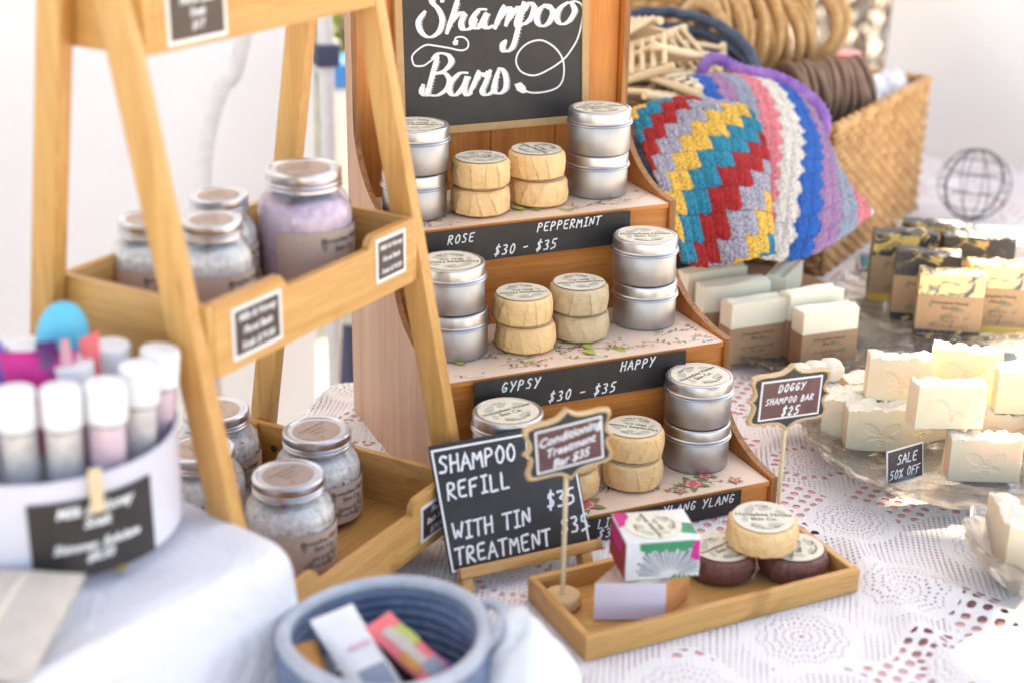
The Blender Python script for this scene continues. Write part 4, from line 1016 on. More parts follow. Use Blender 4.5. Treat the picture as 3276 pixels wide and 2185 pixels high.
def make_tube(fill, cap='white_paint', label='tube', s=1):
    t = thing('salt_tube', label, 'tube', group='capped tubes of bath salts in the white tub')
    r = .0150; mb = MB(); mb.lathe([(0, 0), (r*.7, 0), (r, .004), (r, .112), (r*.97, .116)], 'film', n=32, cap=False); mb.build('clear_tube', t, smooth=60)
    mb = MB(); mb.lathe([(0, .001), (r*.7, .001), (r*.93, .005), (r*.93, .1075), (0, .1075)], fill, n=28, cap=False); mb.build('bath_salt', t, smooth=60)
    mb = MB(); mb.lathe([(r*1.02, .110), (r*1.07, .1105), (r*1.07, .137), (r*1.02, .1395), (0, .1400)], cap, n=32, cap=False); mb.build('cap', t, smooth=40)
    mb = MB(); mb.lathe([(r*1.012, .020), (r*1.012, .060)], 'paperwhite', n=32, cap=False)
    v, f = text2d('Bath Salts', .010); mb.add([((r*1.02)*math.cos(-PI/2+x/r*.5), (r*1.02)*math.sin(-PI/2+x/r*.5), .042+y) for x, y in v], f, 'ink'); mb.build('label', t, smooth=60)
    return t
zt0 = .1825+.0135
tubes = [((-.4560, -.176), 0, 0, 'tube_white', 'front tube with pale salts, nearest above the chalk label'), ((-.4260, -.184), -.02, 0, 'tube_white', 'front tube with a pinkish layer, second from the left'),
         ((-.3960, -.186), -.04, 0, 'tube_pink', 'front tube filled with pink salts at the right front of the tub'), ((-.3700, -.160), -.07, 0, 'tube_white', 'tall leaning tube at the right of the tub'),
         ((-.4040, -.132), .02, 0, 'tube_pink', 'tube at the back of the tub behind the coral spatula'), ((-.4860, -.166), .03, 0, 'tube_white', 'tube at the left edge of the tub cut by the frame'),
         ((-.3520, -.130), -.10, 0, 'tube_pink', 'tube leaning on the right rim of the tub'), ((-.4600, -.070), .03, 0, 'tube_white', 'tube at the back left of the tub behind the blue scoop'),
         ((-.3800, -.105), -.05, 0, 'tube_white', 'white capped tube at the back right, between scoop and rim'), ((-.4350, -.080), 0, 0, 'tube_pink', 'pink tube standing right behind the blue scoop')]
tp = {}
for (x, y), lx, ly, fl, lb_ in tubes:
    T = Matrix.Translation((x, y, zt0+.001)) @ Matrix.Rotation(-lx, 4, 'Y') @ Matrix.Rotation(.05, 4, 'X') @ Matrix.Rotation(-.4, 4, 'Z')
    if fl not in tp: tp[fl] = make_tube(fl, label=lb_); tp[fl].matrix_local = T
    else: dup(tp[fl], label=lb_, T=T)
def packet(name, label, cat, m, P4_, thick=.006, m2=None):
    """creased sachet through four corner points"""
    a, b, c, d = [Vector(p) for p in P4_]; nrm = (b-a).cross(d-a).normalized(); mb = MB()
    def f(sgn): return lambda u, v: tuple((a*(1-u)+b*u)*(1-v)+(d*(1-u)+c*u)*v+nrm*sgn*(thick*(max(0, math.sin(PI*u)*math.sin(PI*v)))**.5+.0008*math.sin(u*17+v*9)))
    mb.sheet(f(1), 16, 16, m); mb.sheet(f(-1), 16, 16, m2 or m); return mb, tag(mb.build(name, smooth=60), label, cat)
packet('sachet', 'magenta sachet poking up in the white tub', 'sachet', 'magenta', [(-.446, -.150, .265), (-.418, -.152, .265), (-.402, -.140, .346), (-.462, -.134, .350)])
packet('sachet', 'violet sachet beside the magenta one in the white tub', 'sachet', 'violet', [(-.462, -.128, .26), (-.445, -.128, .26), (-.456, -.108, .350), (-.480, -.108, .346)])
packet('sachet', 'pale lilac ribbon sachet crossing the magenta one in the tub', 'sachet', 'mauve', [(-.420, -.150, .24), (-.405, -.150, .24), (-.418, -.140, .356), (-.434, -.140, .356)], .003)
packet('sachet', 'coral pink spatula blade standing in the white tub', 'spatula', 'coral', [(-.398, -.142, .25), (-.390, -.142, .25), (-.384, -.135, .358), (-.400, -.135, .352)], .003)
packet('sachet', 'pale pink pointed sachet between the front tubes', 'sachet', 'palepink', [(-.425, -.150, .25), (-.398, -.150, .25), (-.409, -.145, .358), (-.415, -.145, .358)], .003)
t = thing('bath_scoop', 'bright sky blue rounded scoop standing in the white tub', 'scoop', T=Matrix.Translation((-.409, -.098, .338)) @ Matrix.Rotation(.15, 4, 'Y'))
mb = MB(); mb.lathe([(0, -.030)]+[(.021*math.sin(PI*j/14)**.85, -.030*math.cos(PI*j/14)) for j in range(1, 14)]+[(0, .030)], 'cyan', n=32, cap=False, fn=lambda th, r, z, i: (r*(1-.35*abs(math.sin(th))), z+.004)); mb.build('bowl', t, smooth=60)
mb = MB(); mb.tube([(0, 0, -.025), (0, 0, -.125)], .0045, 'cyan', n=10); mb.build('handle', t, smooth=60)
# far-left dark green thing at the frame edge
mb = MB(); mb.lathe([(.03, 0), (.034, .01), (.034, .20), (.02, .23), (.012, .235), (.012, .26), (0, .262)], 'green', TR(-.86, .36, 0), n=28); tag(mb.build('green_bottle', smooth=40), 'dark green bottle at the far left frame edge', 'bottle')
# linen bag bottom left
def pouch(name, label, m, loc, sx, sy, sz, seed, rz=0):
    q = random.Random(seed); ph = [q.uniform(0, 6) for _ in range(5)]; mb = MB()
    def fn(th, r, z, i): return r*(1+.08*math.sin(3*th+ph[0]+z*20)+.05*math.sin(5*th+ph[1]-z*35)+.03*math.sin(9*th+ph[2])), z+.010*math.sin(2*th+ph[3])*(z/.1)
    mb.lathe([(0, 0), (.7, 0), (.95, .01), (1.0, .035), (.94, .065), (.8, .09), (.55, .105), (.25, .112), (0, .112)], m, n=64, fn=fn, cap=False)
    mb.v = [(x*sx, y*sy, z*sz/.112) for x, y, z in mb.v]
    return tag(mb.build(name, smooth=180, loc=loc, rz=rz), label, 'pouch')
pouch('cotton_pouch', 'white cotton pouch at the front edge right of the blue rope basket', 'cloth', (-.098, -.335, .001), .042, .046, .135, 5, .5)

# ================================================================== BLUE ROPE BASKET
rb = thing('rope_basket', 'grey blue coiled rope basket full of sachets in the foreground', 'basket', (-.2020, -.2870, .0008))
RBr, RBh = .081, .132
for k in range(14):
    z = .005+k*.0093; r = RBr*(.84+.16*min(1, k/9)); mb = MB()
    mb.tube([((r+.0015*math.sin(3*a+k))*math.cos(a), (r+.0015*math.sin(2*a))*math.sin(a), z+.002*math.sin(2*a+1)*(k/14)) for a in [2*PI*j/72 for j in range(72)]], .0063, 'denimrope' if k < 13 else 'rope_rim', n=10, closed=True)
    mb.build('rope_coil', rb, smooth=180)
mb = MB(); mb.lathe([(0, .003), (RBr*.85, .003), (RBr*.85, .007), (0, .007)], 'denimrope', n=40, cap=False); mb.build('basket_base', rb, smooth=40)
ah = R(-8)
mb = MB(); mb.tube(catmull([((RBr)*math.cos(ah-.35), RBr*math.sin(ah-.35), .118), ((RBr+.012)*math.cos(ah-.2), (RBr+.012)*math.sin(ah-.2), .130), ((RBr+.017)*math.cos(ah), (RBr+.017)*math.sin(ah), .133), ((RBr+.012)*math.cos(ah+.2), (RBr+.012)*math.sin(ah+.2), .130), (RBr*math.cos(ah+.35), RBr*math.sin(ah+.35), .118)], 8), .005, 'rope_rim', n=10); mb.build('rope_handle', rb, smooth=180)
bc = Vector((-.2020, -.2870, 0))
def pk(label, m, c, dirs, wdt, ht, lean, m2=None, cat='sachet'):
    cx, cy, cz = c; a = R(dirs); ux, uy = math.cos(a)*wdt/2, math.sin(a)*wdt/2; lx, ly = -math.sin(a)*lean, math.cos(a)*lean
    return packet('sachet', label, cat, m, [(cx-ux, cy-uy, cz), (cx+ux, cy+uy, cz), (cx+ux+lx, cy+uy+ly, cz+ht), (cx-ux+lx, cy-uy+ly, cz+ht)], .007, m2)
def tilted_pack(label, m, c, L, wd, th, ex, ez, prints=()):
    """a long sachet lying in the basket: ex = heading in plan, ez = how far it rises to its head"""
    T = Matrix.Translation(c) @ Matrix.Rotation(R(ex), 4, 'Z') @ Matrix.Rotation(-R(ez), 4, 'Y')
    mb = MB()
    for sg in (1, -1): mb.sheet(lambda u, v: (-L/2+L*u, -wd/2+wd*v, sg*(th*(max(0, math.sin(PI*u)*math.sin(PI*v)))**.4+.0004)+.0006*math.sin(u*20)), 18, 12, m)
    for k, (x0, x1, y0, y1, pm) in enumerate(prints): mb.sheet(lambda u, v: ((x0+(x1-x0)*u)*L-L/2, (y0+(y1-y0)*v)*wd-wd/2, th*(max(0, math.sin(PI*(x0+(x1-x0)*u))*math.sin(PI*(y0+(y1-y0)*v))))**.4+.0010+.0002*k+.0006*math.sin((x0+(x1-x0)*u)*20)), 8, 6, pm)
    return tag(mb.build('sachet', T=T, smooth=60), label, 'sachet')
o = tilted_pack('oatmeal linen pouch lying at the bottom left corner in front of the tub', 'linen', (-.487, -.282, .199), .120, .080, .013, 62, 8, ((.1, .9, .46, .52, 'label_paper'),)); o.name = 'linen_pouch'; o['category'] = 'pouch'
tilted_pack('white rounded sachet with grey print standing up in the rope basket', 'paperwhite', (-.222, -.292, .105), .105, .042, .006, 108, 32, ((.25, .45, .15, .8, 'bluegrey'), (.12, .2, .2, .8, 'navyprint'), (.62, .66, .2, .7, 'palepink')))
tilted_pack('salmon pink sachet with yellow, cream and grey patches in the rope basket', 'coral', (-.1760, -.2960, .100), .100, .034, .006, 122, 26, ((.62, .85, .1, .55, 'pr_lime'), (.35, .88, .45, .8, 'linen'), (.42, .62, .75, .98, 'amber'), (.30, .45, .2, .75, 'bluegrey')))
tilted_pack('amber orange sachet at the left inside the rope basket', 'amber', (-.2600, -.2930, .092), .080, .022, .005, 95, 40, ((.2, .8, .7, .95, 'paperwhite'),))
tilted_pack('black sachet low in the rope basket between the white and orange ones', 'black', (-.240, -.315, .075), .090, .040, .005, 100, 20, ((.3, .5, .2, .8, 'bluegrey'),))
tilted_pack('dark red sachet low in the rope basket under the salmon one', 'darkred', (-.195, -.320, .075), .080, .030, .005, 115, 15, ((.3, .6, .2, .8, 'magenta'),))
tilted_pack('navy sachet at the bottom of the rope basket', 'navyprint', (-.175, -.270, .045), .090, .050, .005, 20, 5)
tilted_pack('small yellow sachet at the very front inside the rope basket', 'pr_lime', (-.185, -.338, .080), .040, .020, .004, 30, 8)
tilted_pack('black and white sachet lying at the bottom of the rope basket', 'black', (-.222, -.335, .070), .070, .040, .004, 40, 8, ((.3, .7, .3, .7, 'paperwhite'),))

tilted_pack('glossy black sachet with a pale blue stripe at the front of the rope basket', 'black', (-.205, -.305, .082), .080, .036, .005, 70, 28, ((.3, .42, .1, .9, 'bluegrey'),))
tilted_pack('blue grey sachet crossing behind the white one in the rope basket', 'bluegrey', (-.236, -.262, .070), .080, .036, .005, 60, 18, ((.2, .8, .4, .6, 'paperwhite'),))
tilted_pack('small lilac sachet at the right inside the rope basket', 'violet', (-.1500, -.2980, .080), .050, .024, .004, 130, 25)

# ================================================================== CROCHETED CLOTHS
def crochet(name, label, cat, surf, L, H, pal, ws, hb, shift, nu, nv, amp=.0022, curve=None):
    me = bpy.data.meshes.new(name); vs = []; cols = []; thick = .004
    q = random.Random(3)
    P_ = [[surf(i/nu, j/nv) for i in range(nu+1)] for j in range(nv+1)]
    for j in range(nv+1):
        for i in range(nu+1):
            p = Vector(P_[j][i]); a = Vector(P_[j][min(i+1, nu)])-Vector(P_[j][max(i-1, 0)]); b = Vector(P_[min(j+1, nv)][i])-Vector(P_[max(j-1, 0)][i]); n = a.cross(b).normalized()
            s_, t_ = i/nu*L, j/nv*H; row = t_/hb; fr = row-math.floor(row)
            x2 = (s_+shift*math.floor(row)+(curve(t_) if curve else 0))/(ws/2); fx = x2-math.floor(x2)
            puff = (math.sin(PI*fr)*math.sin(PI*fx))**.5 if fr > 0 and fx > 0 else 0
            stt = math.sin(s_*2*PI/.0042+math.floor(row)*1.3)*math.sin(t_*2*PI/.0050+2*s_*100)
            h = -(amp*puff+.0008*stt+.0007*math.sin(s_*900+t_*1300)*math.sin(t_*1100)); vs.append(p-n*h*-1)
    fs = [(j*(nu+1)+i, j*(nu+1)+i+1, (j+1)*(nu+1)+i+1, (j+1)*(nu+1)+i) for j in range(nv) for i in range(nu)]
    for j in range(nv):
        for i in range(nu):
            s_, t_ = (i+.5)/nu*L, (j+.5)/nv*H; row = math.floor(t_/hb+.10*math.sin(s_*2*PI/(ws/2)))
            s2 = s_+shift*row+(curve(t_) if curve else 0)+(.0016 if shift else .0042)*math.sin(t_*2*PI/hb*1.0)
            k = math.floor(s2/ws) % len(pal); c = pal[k]; v = 1
            hole = math.sin(s_*2*PI/.0042+row*1.3)*math.sin(t_*2*PI/.0050+2*s_*100) > .55
            fr2 = (t_/hb) % 1; d = q.uniform(.85, 1.08)*(.55 if hole and q.random() < .8 else 1)*(.62 if fr2 < .09 else 1)
            cols += [c[0]*d, c[1]*d, c[2]*d, 1]*4
    n0 = len(vs); back = [Vector(P_[j][i])+Vector((.0, .0035, -.0005)) for j in range(0, nv+1) for i in range(0, nu+1)]
    me.from_pydata([tuple(v) for v in vs], [], fs)
    at_ = me.color_attributes.new('yarn', 'FLOAT_COLOR', 'CORNER'); at_.data.foreach_set('color', cols)
    me.polygons.foreach_set('use_smooth', [True]*len(fs)); me.update()
    m, nt, b = newmat('yarn_'+name); setp(b, rough=.95); ca = nt.nodes.new('ShaderNodeVertexColor'); ca.layer_name = 'yarn'
    nt.links.new(ca.outputs[0], b.inputs['Base Color']); bump(nt, b, noise(nt, coords(nt), 520, 3), .8, .0015); me.materials.append(m)
    o = bpy.data.objects.new(name, me); COL.objects.link(o)
    md = o.modifiers.new('thick', 'SOLIDIFY'); md.thickness = .004; md.offset = -1
    return tag(o, label, cat)
def patch(rows):
    """smooth surface through rows of 3D points"""
    rows = [[Vector(p) for p in r] for r in rows]
    def spl(p, t):
        n = len(p)-1; x = t*n; i = min(int(x), n-1); f = x-i; p0, p1, p2, p3 = p[max(i-1, 0)], p[i], p[i+1], p[min(i+2, n)]
        return .5*((2*p1)+(p2-p0)*f+(2*p0-5*p1+4*p2-p3)*f*f+(3*p1-p0-3*p2+p3)*f**3)
    return lambda u, v: tuple(Vector(spl([spl(r, u) for r in rows], v))+Vector((0, -.006*math.sin(u*8.5+v*2.2)*min(1, v*1.6), .004*math.sin(u*8.5+v*2.2)*min(1, v*1.6))))
YEL, TEA, RED, GRY = (.80, .48, .09), (.003, .23, .36), (.42, .016, .018), (.38, .36, .44)
crochet('crochet_washcloth', 'crocheted washcloth in yellow, teal, red and grey diagonal zigzag stripes', 'washcloth', patch([
    [(.455, .600, .300), (.545, .605, .315), (.640, .600, .300)],
    [(.440, .548, .318), (.530, .552, .330), (.632, .548, .308)],
    [(.436, .505, .285), (.520, .503, .292), (.632, .498, .266)],
    [(.428, .430, .235), (.505, .420, .238), (.590, .415, .226)],
    [(.420, .352, .166), (.490, .345, .158), (.566, .352, .166)]]), .196, .262, [GRY, YEL, TEA, RED], .0425, .0215, .0230, 180, 240, amp=.0042)
WHT, BLU, MAU, LGR, PNK = (.74, .68, .62), (.012, .12, .46), (.36, .20, .37), (.29, .33, .42), (.76, .22, .26)
crochet('crochet_blanket', 'crocheted cloth in blue, mauve, grey, pink and white scalloped stripes', 'washcloth', patch([
    [(.600, .735, .315), (.700, .735, .320), (.790, .730, .300)],
    [(.603, .665, .330), (.705, .668, .325), (.800, .668, .300)],
    [(.580, .600, .285), (.690, .590, .280), (.800, .590, .244)],
    [(.540, .510, .220), (.660, .500, .212), (.792, .530, .208)],
    [(.515, .430, .165), (.640, .405, .132), (.805, .462, .168)]]), .235, .300, [WHT, BLU, MAU, LGR, PNK], .0310, .0200, 0.0, 190, 240, amp=.0038, curve=lambda t: .045-.55*t+2.3*t*t)
# purple crocheted strap
for nm, pts, m, rr_, lb_ in (('crochet_strap', [(.651, .715, .300), (.655, .722, .335), (.675, .722, .354), (.712, .702, .337), (.758, .678, .328), (.797, .650, .305), (.818, .625, .272), (.806, .612, .236)], 'purple', .0095, 'variegated purple crocheted strap looped over the wicker basket'),
                      ('crochet_strap', [(.660, .700, .292), (.680, .700, .312), (.730, .682, .312), (.775, .655, .295), (.800, .628, .262), (.802, .612, .228)], 'mauve', .008, 'dusky mauve inner edge of the purple crocheted strap')):
    mb = MB(); cp_ = catmull(pts, 16); mb.tube(cp_, [rr_*(1+.13*math.sin(i*1.9)) for i in range(len(cp_))], m, n=14, flat=.6); tag(mb.build(nm, smooth=180), lb_, 'strap')

# ================================================================== NAVY BASKET WITH WOODEN SOAP DISHES
nb = thing('navy_basket', 'dark navy oval woven basket behind the stand holding wooden soap dishes', 'basket', (.615, .800, .0008))
for k in range(19):
    z = .008+k*.0172; e = .80+.20*min(1, k/12); mb = MB()
    mb.tube([(.150*e*math.cos(a), .178*e*math.sin(a), z+(.0012*math.sin(a*24+k*PI))+(.070*math.cos(a-.87)*(k/18)**1.6)) for a in [2*PI*j/96 for j in range(96)]], .0092, 'navy', n=8, closed=True); mb.build('woven_row', nb, smooth=180)
mb = MB(); mb.lathe([(0, .002), (.125, .002), (.125, .010), (0, .010)], 'navy', n=40, cap=False); mb.v = [(x, y*1.15, z) for x, y, z in mb.v]; mb.build('basket_base', nb)
# crumpled packing paper that raises the dishes
mb = MB(); mb.lathe([(0, .012), (.118, .012), (.126, .10), (.128, .20), (.10, .245), (.05, .262), (0, .268)], 'kraft', TR(.615, .800, 0), n=40, cap=False, fn=lambda th, r, z, i: (r*(1+.04*math.sin(5*th+i*2)), z+.01*math.sin(3*th+i)*(i > 3))); tag(mb.build('packing_paper', smooth=50), 'crumpled kraft packing paper under the wooden soap dishes', 'packing paper')
def make_dish():
    t = thing('soap_dish', 'x', 'soap dish', group='slatted wooden soap dishes piled in the navy basket')
    for y in (-.042, .042): mb = MB(); mb.tube([(-.064, y, 0), (.064, y, 0)], .0062, 'dowel', n=12); mb.build('rail', t, smooth=50)
    first = None
    for k in range(7):
        if first is None:
            mb = MB(); mb.tube([(-.0, -.041, .006), (-.0, .041, .006)], .0042, 'dowel', n=10); first = mb.build('slat', t, smooth=50); first.location = (-.051, 0, 0)
        else: c = first.copy(); COL.objects.link(c); c.location = (-.051+.017*k, 0, 0)
    return t
D0 = make_dish()
dl = [((.680, .780, .322), 62, 10, -38, 'soap dish with seven slats leaning on the right rim of the navy basket'), ((.600, .760, .345), 20, -30, 15, 'soap dish lying tilted in the middle of the pile'), ((.545, .740, .352), -35, 25, -20, 'soap dish at the left of the pile beside the stand'),
      ((.610, .850, .362), 70, 15, 30, 'soap dish standing up at the back of the pile'), ((.560, .830, .380), 100, -20, 10, 'soap dish at the back left of the pile'), ((.660, .720, .312), -10, 12, -8, 'soap dish low at the front right of the pile'),
      ((.555, .685, .308), 15, -8, 12, 'soap dish low at the front left just above the washcloth'), ((.620, .790, .318), 140, 5, 6, 'soap dish buried in the middle of the pile'), ((.520, .790, .335), 50, -12, -25, 'soap dish leaning against the stand side of the navy basket'),
      ((.640, .800, .345), 10, 35, -10, 'soap dish with its rails pointing up near the loops'), ((.600, .700, .330), -60, -5, 10, 'soap dish crossing the front of the pile')]
for i, (c, rz, rx, ry, l) in enumerate(dl):
    T = TR(*c, R(rx), R(ry), R(rz))
    if i == 0: D0.matrix_local = T; D0['label'] = l
    else: dup(D0, label=l, T=T)

# ================================================================== WICKER BASKETS
def wicker(name, label, c, ex, ey, h, rows, group=None, faces=(0, 1, 2, 3)):
    """rectangular woven basket; c = near corner, ex, ey = edge vectors"""
    t = thing(name, label, 'basket', (c[0], c[1], .0008)); ex, ey = Vector((*ex, 0)), Vector((*ey, 0)); cs = [Vector((0, 0, 0)), ex, ex+ey, ey]
    for fi in faces:
        a, b = cs[fi], cs[(fi+1) % 4]; d = (b-a); L = d.length; d.normalize(); nrm = Vector((d.y, -d.x, 0)); ns = max(6, int(L/.018)); mb = MB(); m2 = MB()
        for k in range(ns+1):
            p = a+d*(L*k/ns); m2.tube([p, p+Vector((0, 0, h))], .0024, 'wicker_dark', n=6)
        for r_ in range(rows):
            z = h*(r_+.5)/rows; pts = []
            for j in range(ns*3+1):
                s_ = L*j/(ns*3); ph = math.cos(PI*s_/(L/ns)+PI*r_)
                pts.append(a+d*s_+nrm*(.0034*ph)+Vector((0, 0, z+.0008*math.sin(s_*60+r_))))
            mb.tube(pts, h/rows*.56, 'wicker', n=6, upv=(0, 0, 1))
        tag(mb.build('weave', t, smooth=180), kind='stuff'); tag(m2.build('stake', t, smooth=180), kind='stuff')
    mb = MB(); n = len(cs)
    for i in range(4):
        a, b = cs[i], cs[(i+1) % 4]
        for o_ in (0, 1): mb.tube([a+(b-a)*j/30+Vector((0, 0, h+.004+.004*math.sin(j*1.6+o_*PI)))+Vector(((b-a).y, -(b-a).x, 0)).normalized()*.004*math.cos(j*1.6+o_*PI) for j in range(31)], .0065, 'wicker', n=8)
    mb.build('braided_rim', t, smooth=180)
    mb = MB(); v = [p+Vector((0, 0, .003)) for p in cs]; mb.add(v, [(0, 1, 2, 3)], 'wicker_dark'); mb.build('basket_base', t); return t
wicker('wicker_basket', 'large square honey brown wicker basket right of the crocheted cloths', (.860, .660), (.392, .272), (-.215, .310), .236, 22)
wicker('wicker_hamper', 'orange brown wicker hamper behind the looped straps', (.86, 1.14), (.30, .16), (-.16, .24), .42, 30, faces=(0, 3))
mb = MB(); mb.sheet(lambda u, v: (.860+.392*u-.215*v, .660+.272*u+.310*v, .175+.012*math.sin(u*14)*math.sin(v*11)), 30, 30, 'linen'); tag(mb.build('basket_lining', smooth=180), 'oatmeal cloth lining inside the large wicker basket', 'cloth')
def make_loop(m, r, wd):
    t = thing('looped_strap', 'x', 'strap'); mb = MB(); L = []
    for j in range(40):
        a = 2*PI*j/40; L.append((.0, r*math.cos(a)*(1+.12*math.cos(2*a)), r*1.05*math.sin(a)))
    mb.tube(L, wd, m, n=10, closed=True, flat=.45); mb.build('band', t, smooth=180)
    mb = MB(); mb.box((-wd*.9, -r*.2, -r*1.15), (wd*.9, r*.2, -r*.95), m, bev=.002); mb.build('sewn_tab', t, smooth=40); return t
q = random.Random(11)
lt = make_loop('strap_tan', .074, .0120)
for i in range(21):
    u = i/20; T = TR(.770+.255*u, .925+.085*u, .326+.012*math.sin(u*5)+(.018 if i > 16 else 0), q.uniform(-.12, .12), q.uniform(-.2, .2)+(.5 if i > 18 else 0), R(-4)+q.uniform(-.2, .2)+(.5 if i > 18 else 0), q.uniform(.95, 1.07))
    l = 'tan looped strap in the upper row above the wicker basket' if 1 < i < 19 else ('first tan looped strap at the left end of the upper row', 'second tan looped strap from the left end of the upper row', 'last but one tan looped strap at the right of the upper row', 'last tan looped strap, tipped open at the right of the upper row')[{0: 0, 1: 1, 19: 2, 20: 3}[i]]
    if i == 0: lt.matrix_local = T; lt['label'] = l; lt['group'] = 'tan looped straps in a row'; lt.children
    else: dup(lt, label=l, T=T)
lb0 = make_loop('strap_brown', .054, .0100)
for i in range(16):
    u = i/15; T = TR(.888+.158*u, .835+.02*u, .248-.004*u, q.uniform(-.1, .1), q.uniform(-.15, .15), R(-8)+q.uniform(-.15, .15), q.uniform(.95, 1.06))
    l = 'dark brown looped strap in the lower row inside the wicker basket' if i < 15 else 'foremost dark brown looped strap, its hole facing right'
    if i == 0: lb0.matrix_local = T; lb0['label'] = l; lb0['group'] = 'brown looped straps in a row'
    else: dup(lb0, label=l, T=T)
for x, y in ((1.06, .85), (1.10, .90), (1.13, .925), (1.17, .93), (1.10, .96), (1.19, .96)):
    pouch('cream_puff', 'cream cotton puff heaped in the sunny right end of the wicker basket', 'cloth', (x, y, .195), .032, .032, .060, int(x*1000), x*9)['group'] = 'cream cotton puffs in the basket'
t = thing('red_jar', 'jar with a bright red lid inside the wicker basket', 'jar', (1.105, 1.000, .19))
mb = MB(); mb.lathe([(0, 0), (.036, 0), (.038, .01), (.038, .07), (.034, .08)], 'jar_glass', n=32, cap=False); mb.build('glass_body', t, smooth=50)
mb = MB(); mb.lathe([(.0375, .078), (.039, .080), (.039, .096), (.037, .099), (0, .100)], 'red_lid', n=36, cap=False); mb.build('lid', t, smooth=40)
# rough round wooden slab
mb = MB(); mb.lathe([(0, .001), (.165, .001), (.172, .006), (.172, .020), (.168, .024), (0, .0245)], 'slab', TR(.640, .565, 0), n=60, cap=False, fn=lambda th, r, z, i: (r*(1+.012*math.sin(5*th)+.006*math.sin(11*th)), z)); tag(mb.build('wooden_slab', smooth=40), 'rough round wooden slab under the hanging crocheted cloths', 'slab')

# ================================================================== GLASS PLATES
def plate(name, label, c, r, zf, zr, lobes=24, depth=.005, cat='plate'):
    t = thing(name, label, cat, (c[0], c[1], .0008))
    def fn(th, rr_, z, i):
        k = max(0, (rr_-r*.62)/(r*.38)); return rr_*(1+.030*k*math.cos(lobes*th)), z+k*depth*.7*math.cos(lobes*th)
    mb = MB(); mb.lathe([(0, zf-.008), (r*.45, zf-.008), (r*.50, .0), (r*.53, 0), (r*.56, zf-.006), (r*.80, zf-.001), (r, zr-.002), (r*1.005, zr+.001), (r*.98, zr+.003), (r*.80, zf+.005), (r*.62, zf), (0, zf)], 'cut_glass', n=192, fn=fn, cap=False); mb.build('dish', t, smooth=60)
    mb = MB()
    for k in range(lobes*2):
        a = PI*k/lobes; rr_ = r*1.0; mb.lathe([(0, -.0035), (.003, -.0015), (.003, .0015), (0, .0035)], 'cut_glass', TR(rr_*math.cos(a), rr_*math.sin(a), zr+.003), n=8, cap=False)
    tag(mb.build('beaded_rim', t, smooth=180), kind='stuff'); return t
plate('glass_platter', 'large pressed glass platter heaped with cream bee soaps', (.612, -.006), .188, .024, .040, 20, .006)
plate('glass_plate', 'pressed glass plate under the black and yellow soaps', (.905, .400), .165, .028, .038, 22)
plate('glass_plate', 'patterned glass plate under the pale green cucumber soaps', (.655, .372), .135, .012, .020, 28, .003)
bw_ = thing('glass_bowl', 'cut glass bowl with a cream soap at the right edge', 'bowl', (.515, -.262, .0008))
def fnb(th, r, z, i): k = min(1, z/.05); return r*(1+.03*k*math.cos(16*th)), z*(1+.05*k*math.cos(16*th))
mb = MB(); mb.lathe([(0, .004), (.035, .002), (.040, .0), (.045, .002), (.060, .015), (.080, .040), (.088, .055), (.085, .057), (.075, .043), (.055, .020), (.035, .010), (0, .010)], 'cut_glass', n=160, fn=fnb, cap=False); mb.build('bowl', bw_, smooth=60)

# ================================================================== SOAPS
from mathutils import noise as mn
def soap_body(mb, w_, th, h, m, mtop, ft, seed, bee=False):
    nx, ny = 40, 12
    def top(x, y): return h+ft(x, y, seed)
    def edge(x, y):
        ex = min(x, w_-x)/w_; ey = min(y, th-y)/th; return 0
    mb.sheet(lambda u, v: (u*w_, v*th, top(u*w_, v*th)-.0010*(1 if u in (0, 1) or v in (0, 1) else 0)), nx, ny, mtop)
    def face(y, flip):
        def f(u, v):
            x = u*w_ if not flip else (1-u)*w_; z = v*(top(x, y)-.0010)
            d = 0
            if bee and not flip: d = bee_d(x-w_/2, z-h*.42)
            return (x, y+d, z)
        mb.sheet(f, 72 if bee and not flip else nx, 48 if bee and not flip else 1, m)
    face(0, False); face(th, True)
    for x, fl in ((w_, False), (0, True)):
        mb.sheet(lambda u, v: (x, (u if not fl else 1-u)*th, v*(top(x, (u if not fl else 1-u)*th)-.0010)), ny, 1, m)
    mb.add([(0, 0, 0), (w_, 0, 0), (w_, th, 0), (0, th, 0)], [(3, 2, 1, 0)], m)
def bee_d(x, z):
    g_ = 0
    def el(cx, cz, a, b, rot, wd=.13):
        c, s_ = math.cos(rot), math.sin(rot); X = (x-cx)*c+(z-cz)*s_; Z = -(x-cx)*s_+(z-cz)*c; r = math.hypot(X/a, Z/b); return max(0, 1-abs(r-1)/wd/1.6), r
    for cx, cz, a, b, rot in ((.0115, .0065, .0095, .0046, .62), (-.0115, .0065, .0095, .0046, PI-.62), (.0090, -.0045, .0062, .0024, -.28), (-.0090, -.0045, .0062, .0024, PI+.28)):
        o_, r = el(cx, cz, a, b, rot); g_ = max(g_, o_, .6 if r < 1 else 0)
    for cz, a in ((-.0010, .0038), (-.0050, .0046), (-.0088, .0040), (-.0118, .0026)):
        o_, r = el(0, cz, a, .0013, 0); g_ = max(g_, 1 if r < 1 else o_*.5)
    o_, r = el(0, .0030, .0024, .0022, 0, .3); g_ = max(g_, o_)
    return .0011*g_
def lumpy(x, y, s): return .0035*mn.noise(Vector((x*60, y*60, s)))+.0045*mn.noise(Vector((x*22, y*30, s+9)))+.0012*mn.noise(Vector((x*200, y*200, s)))
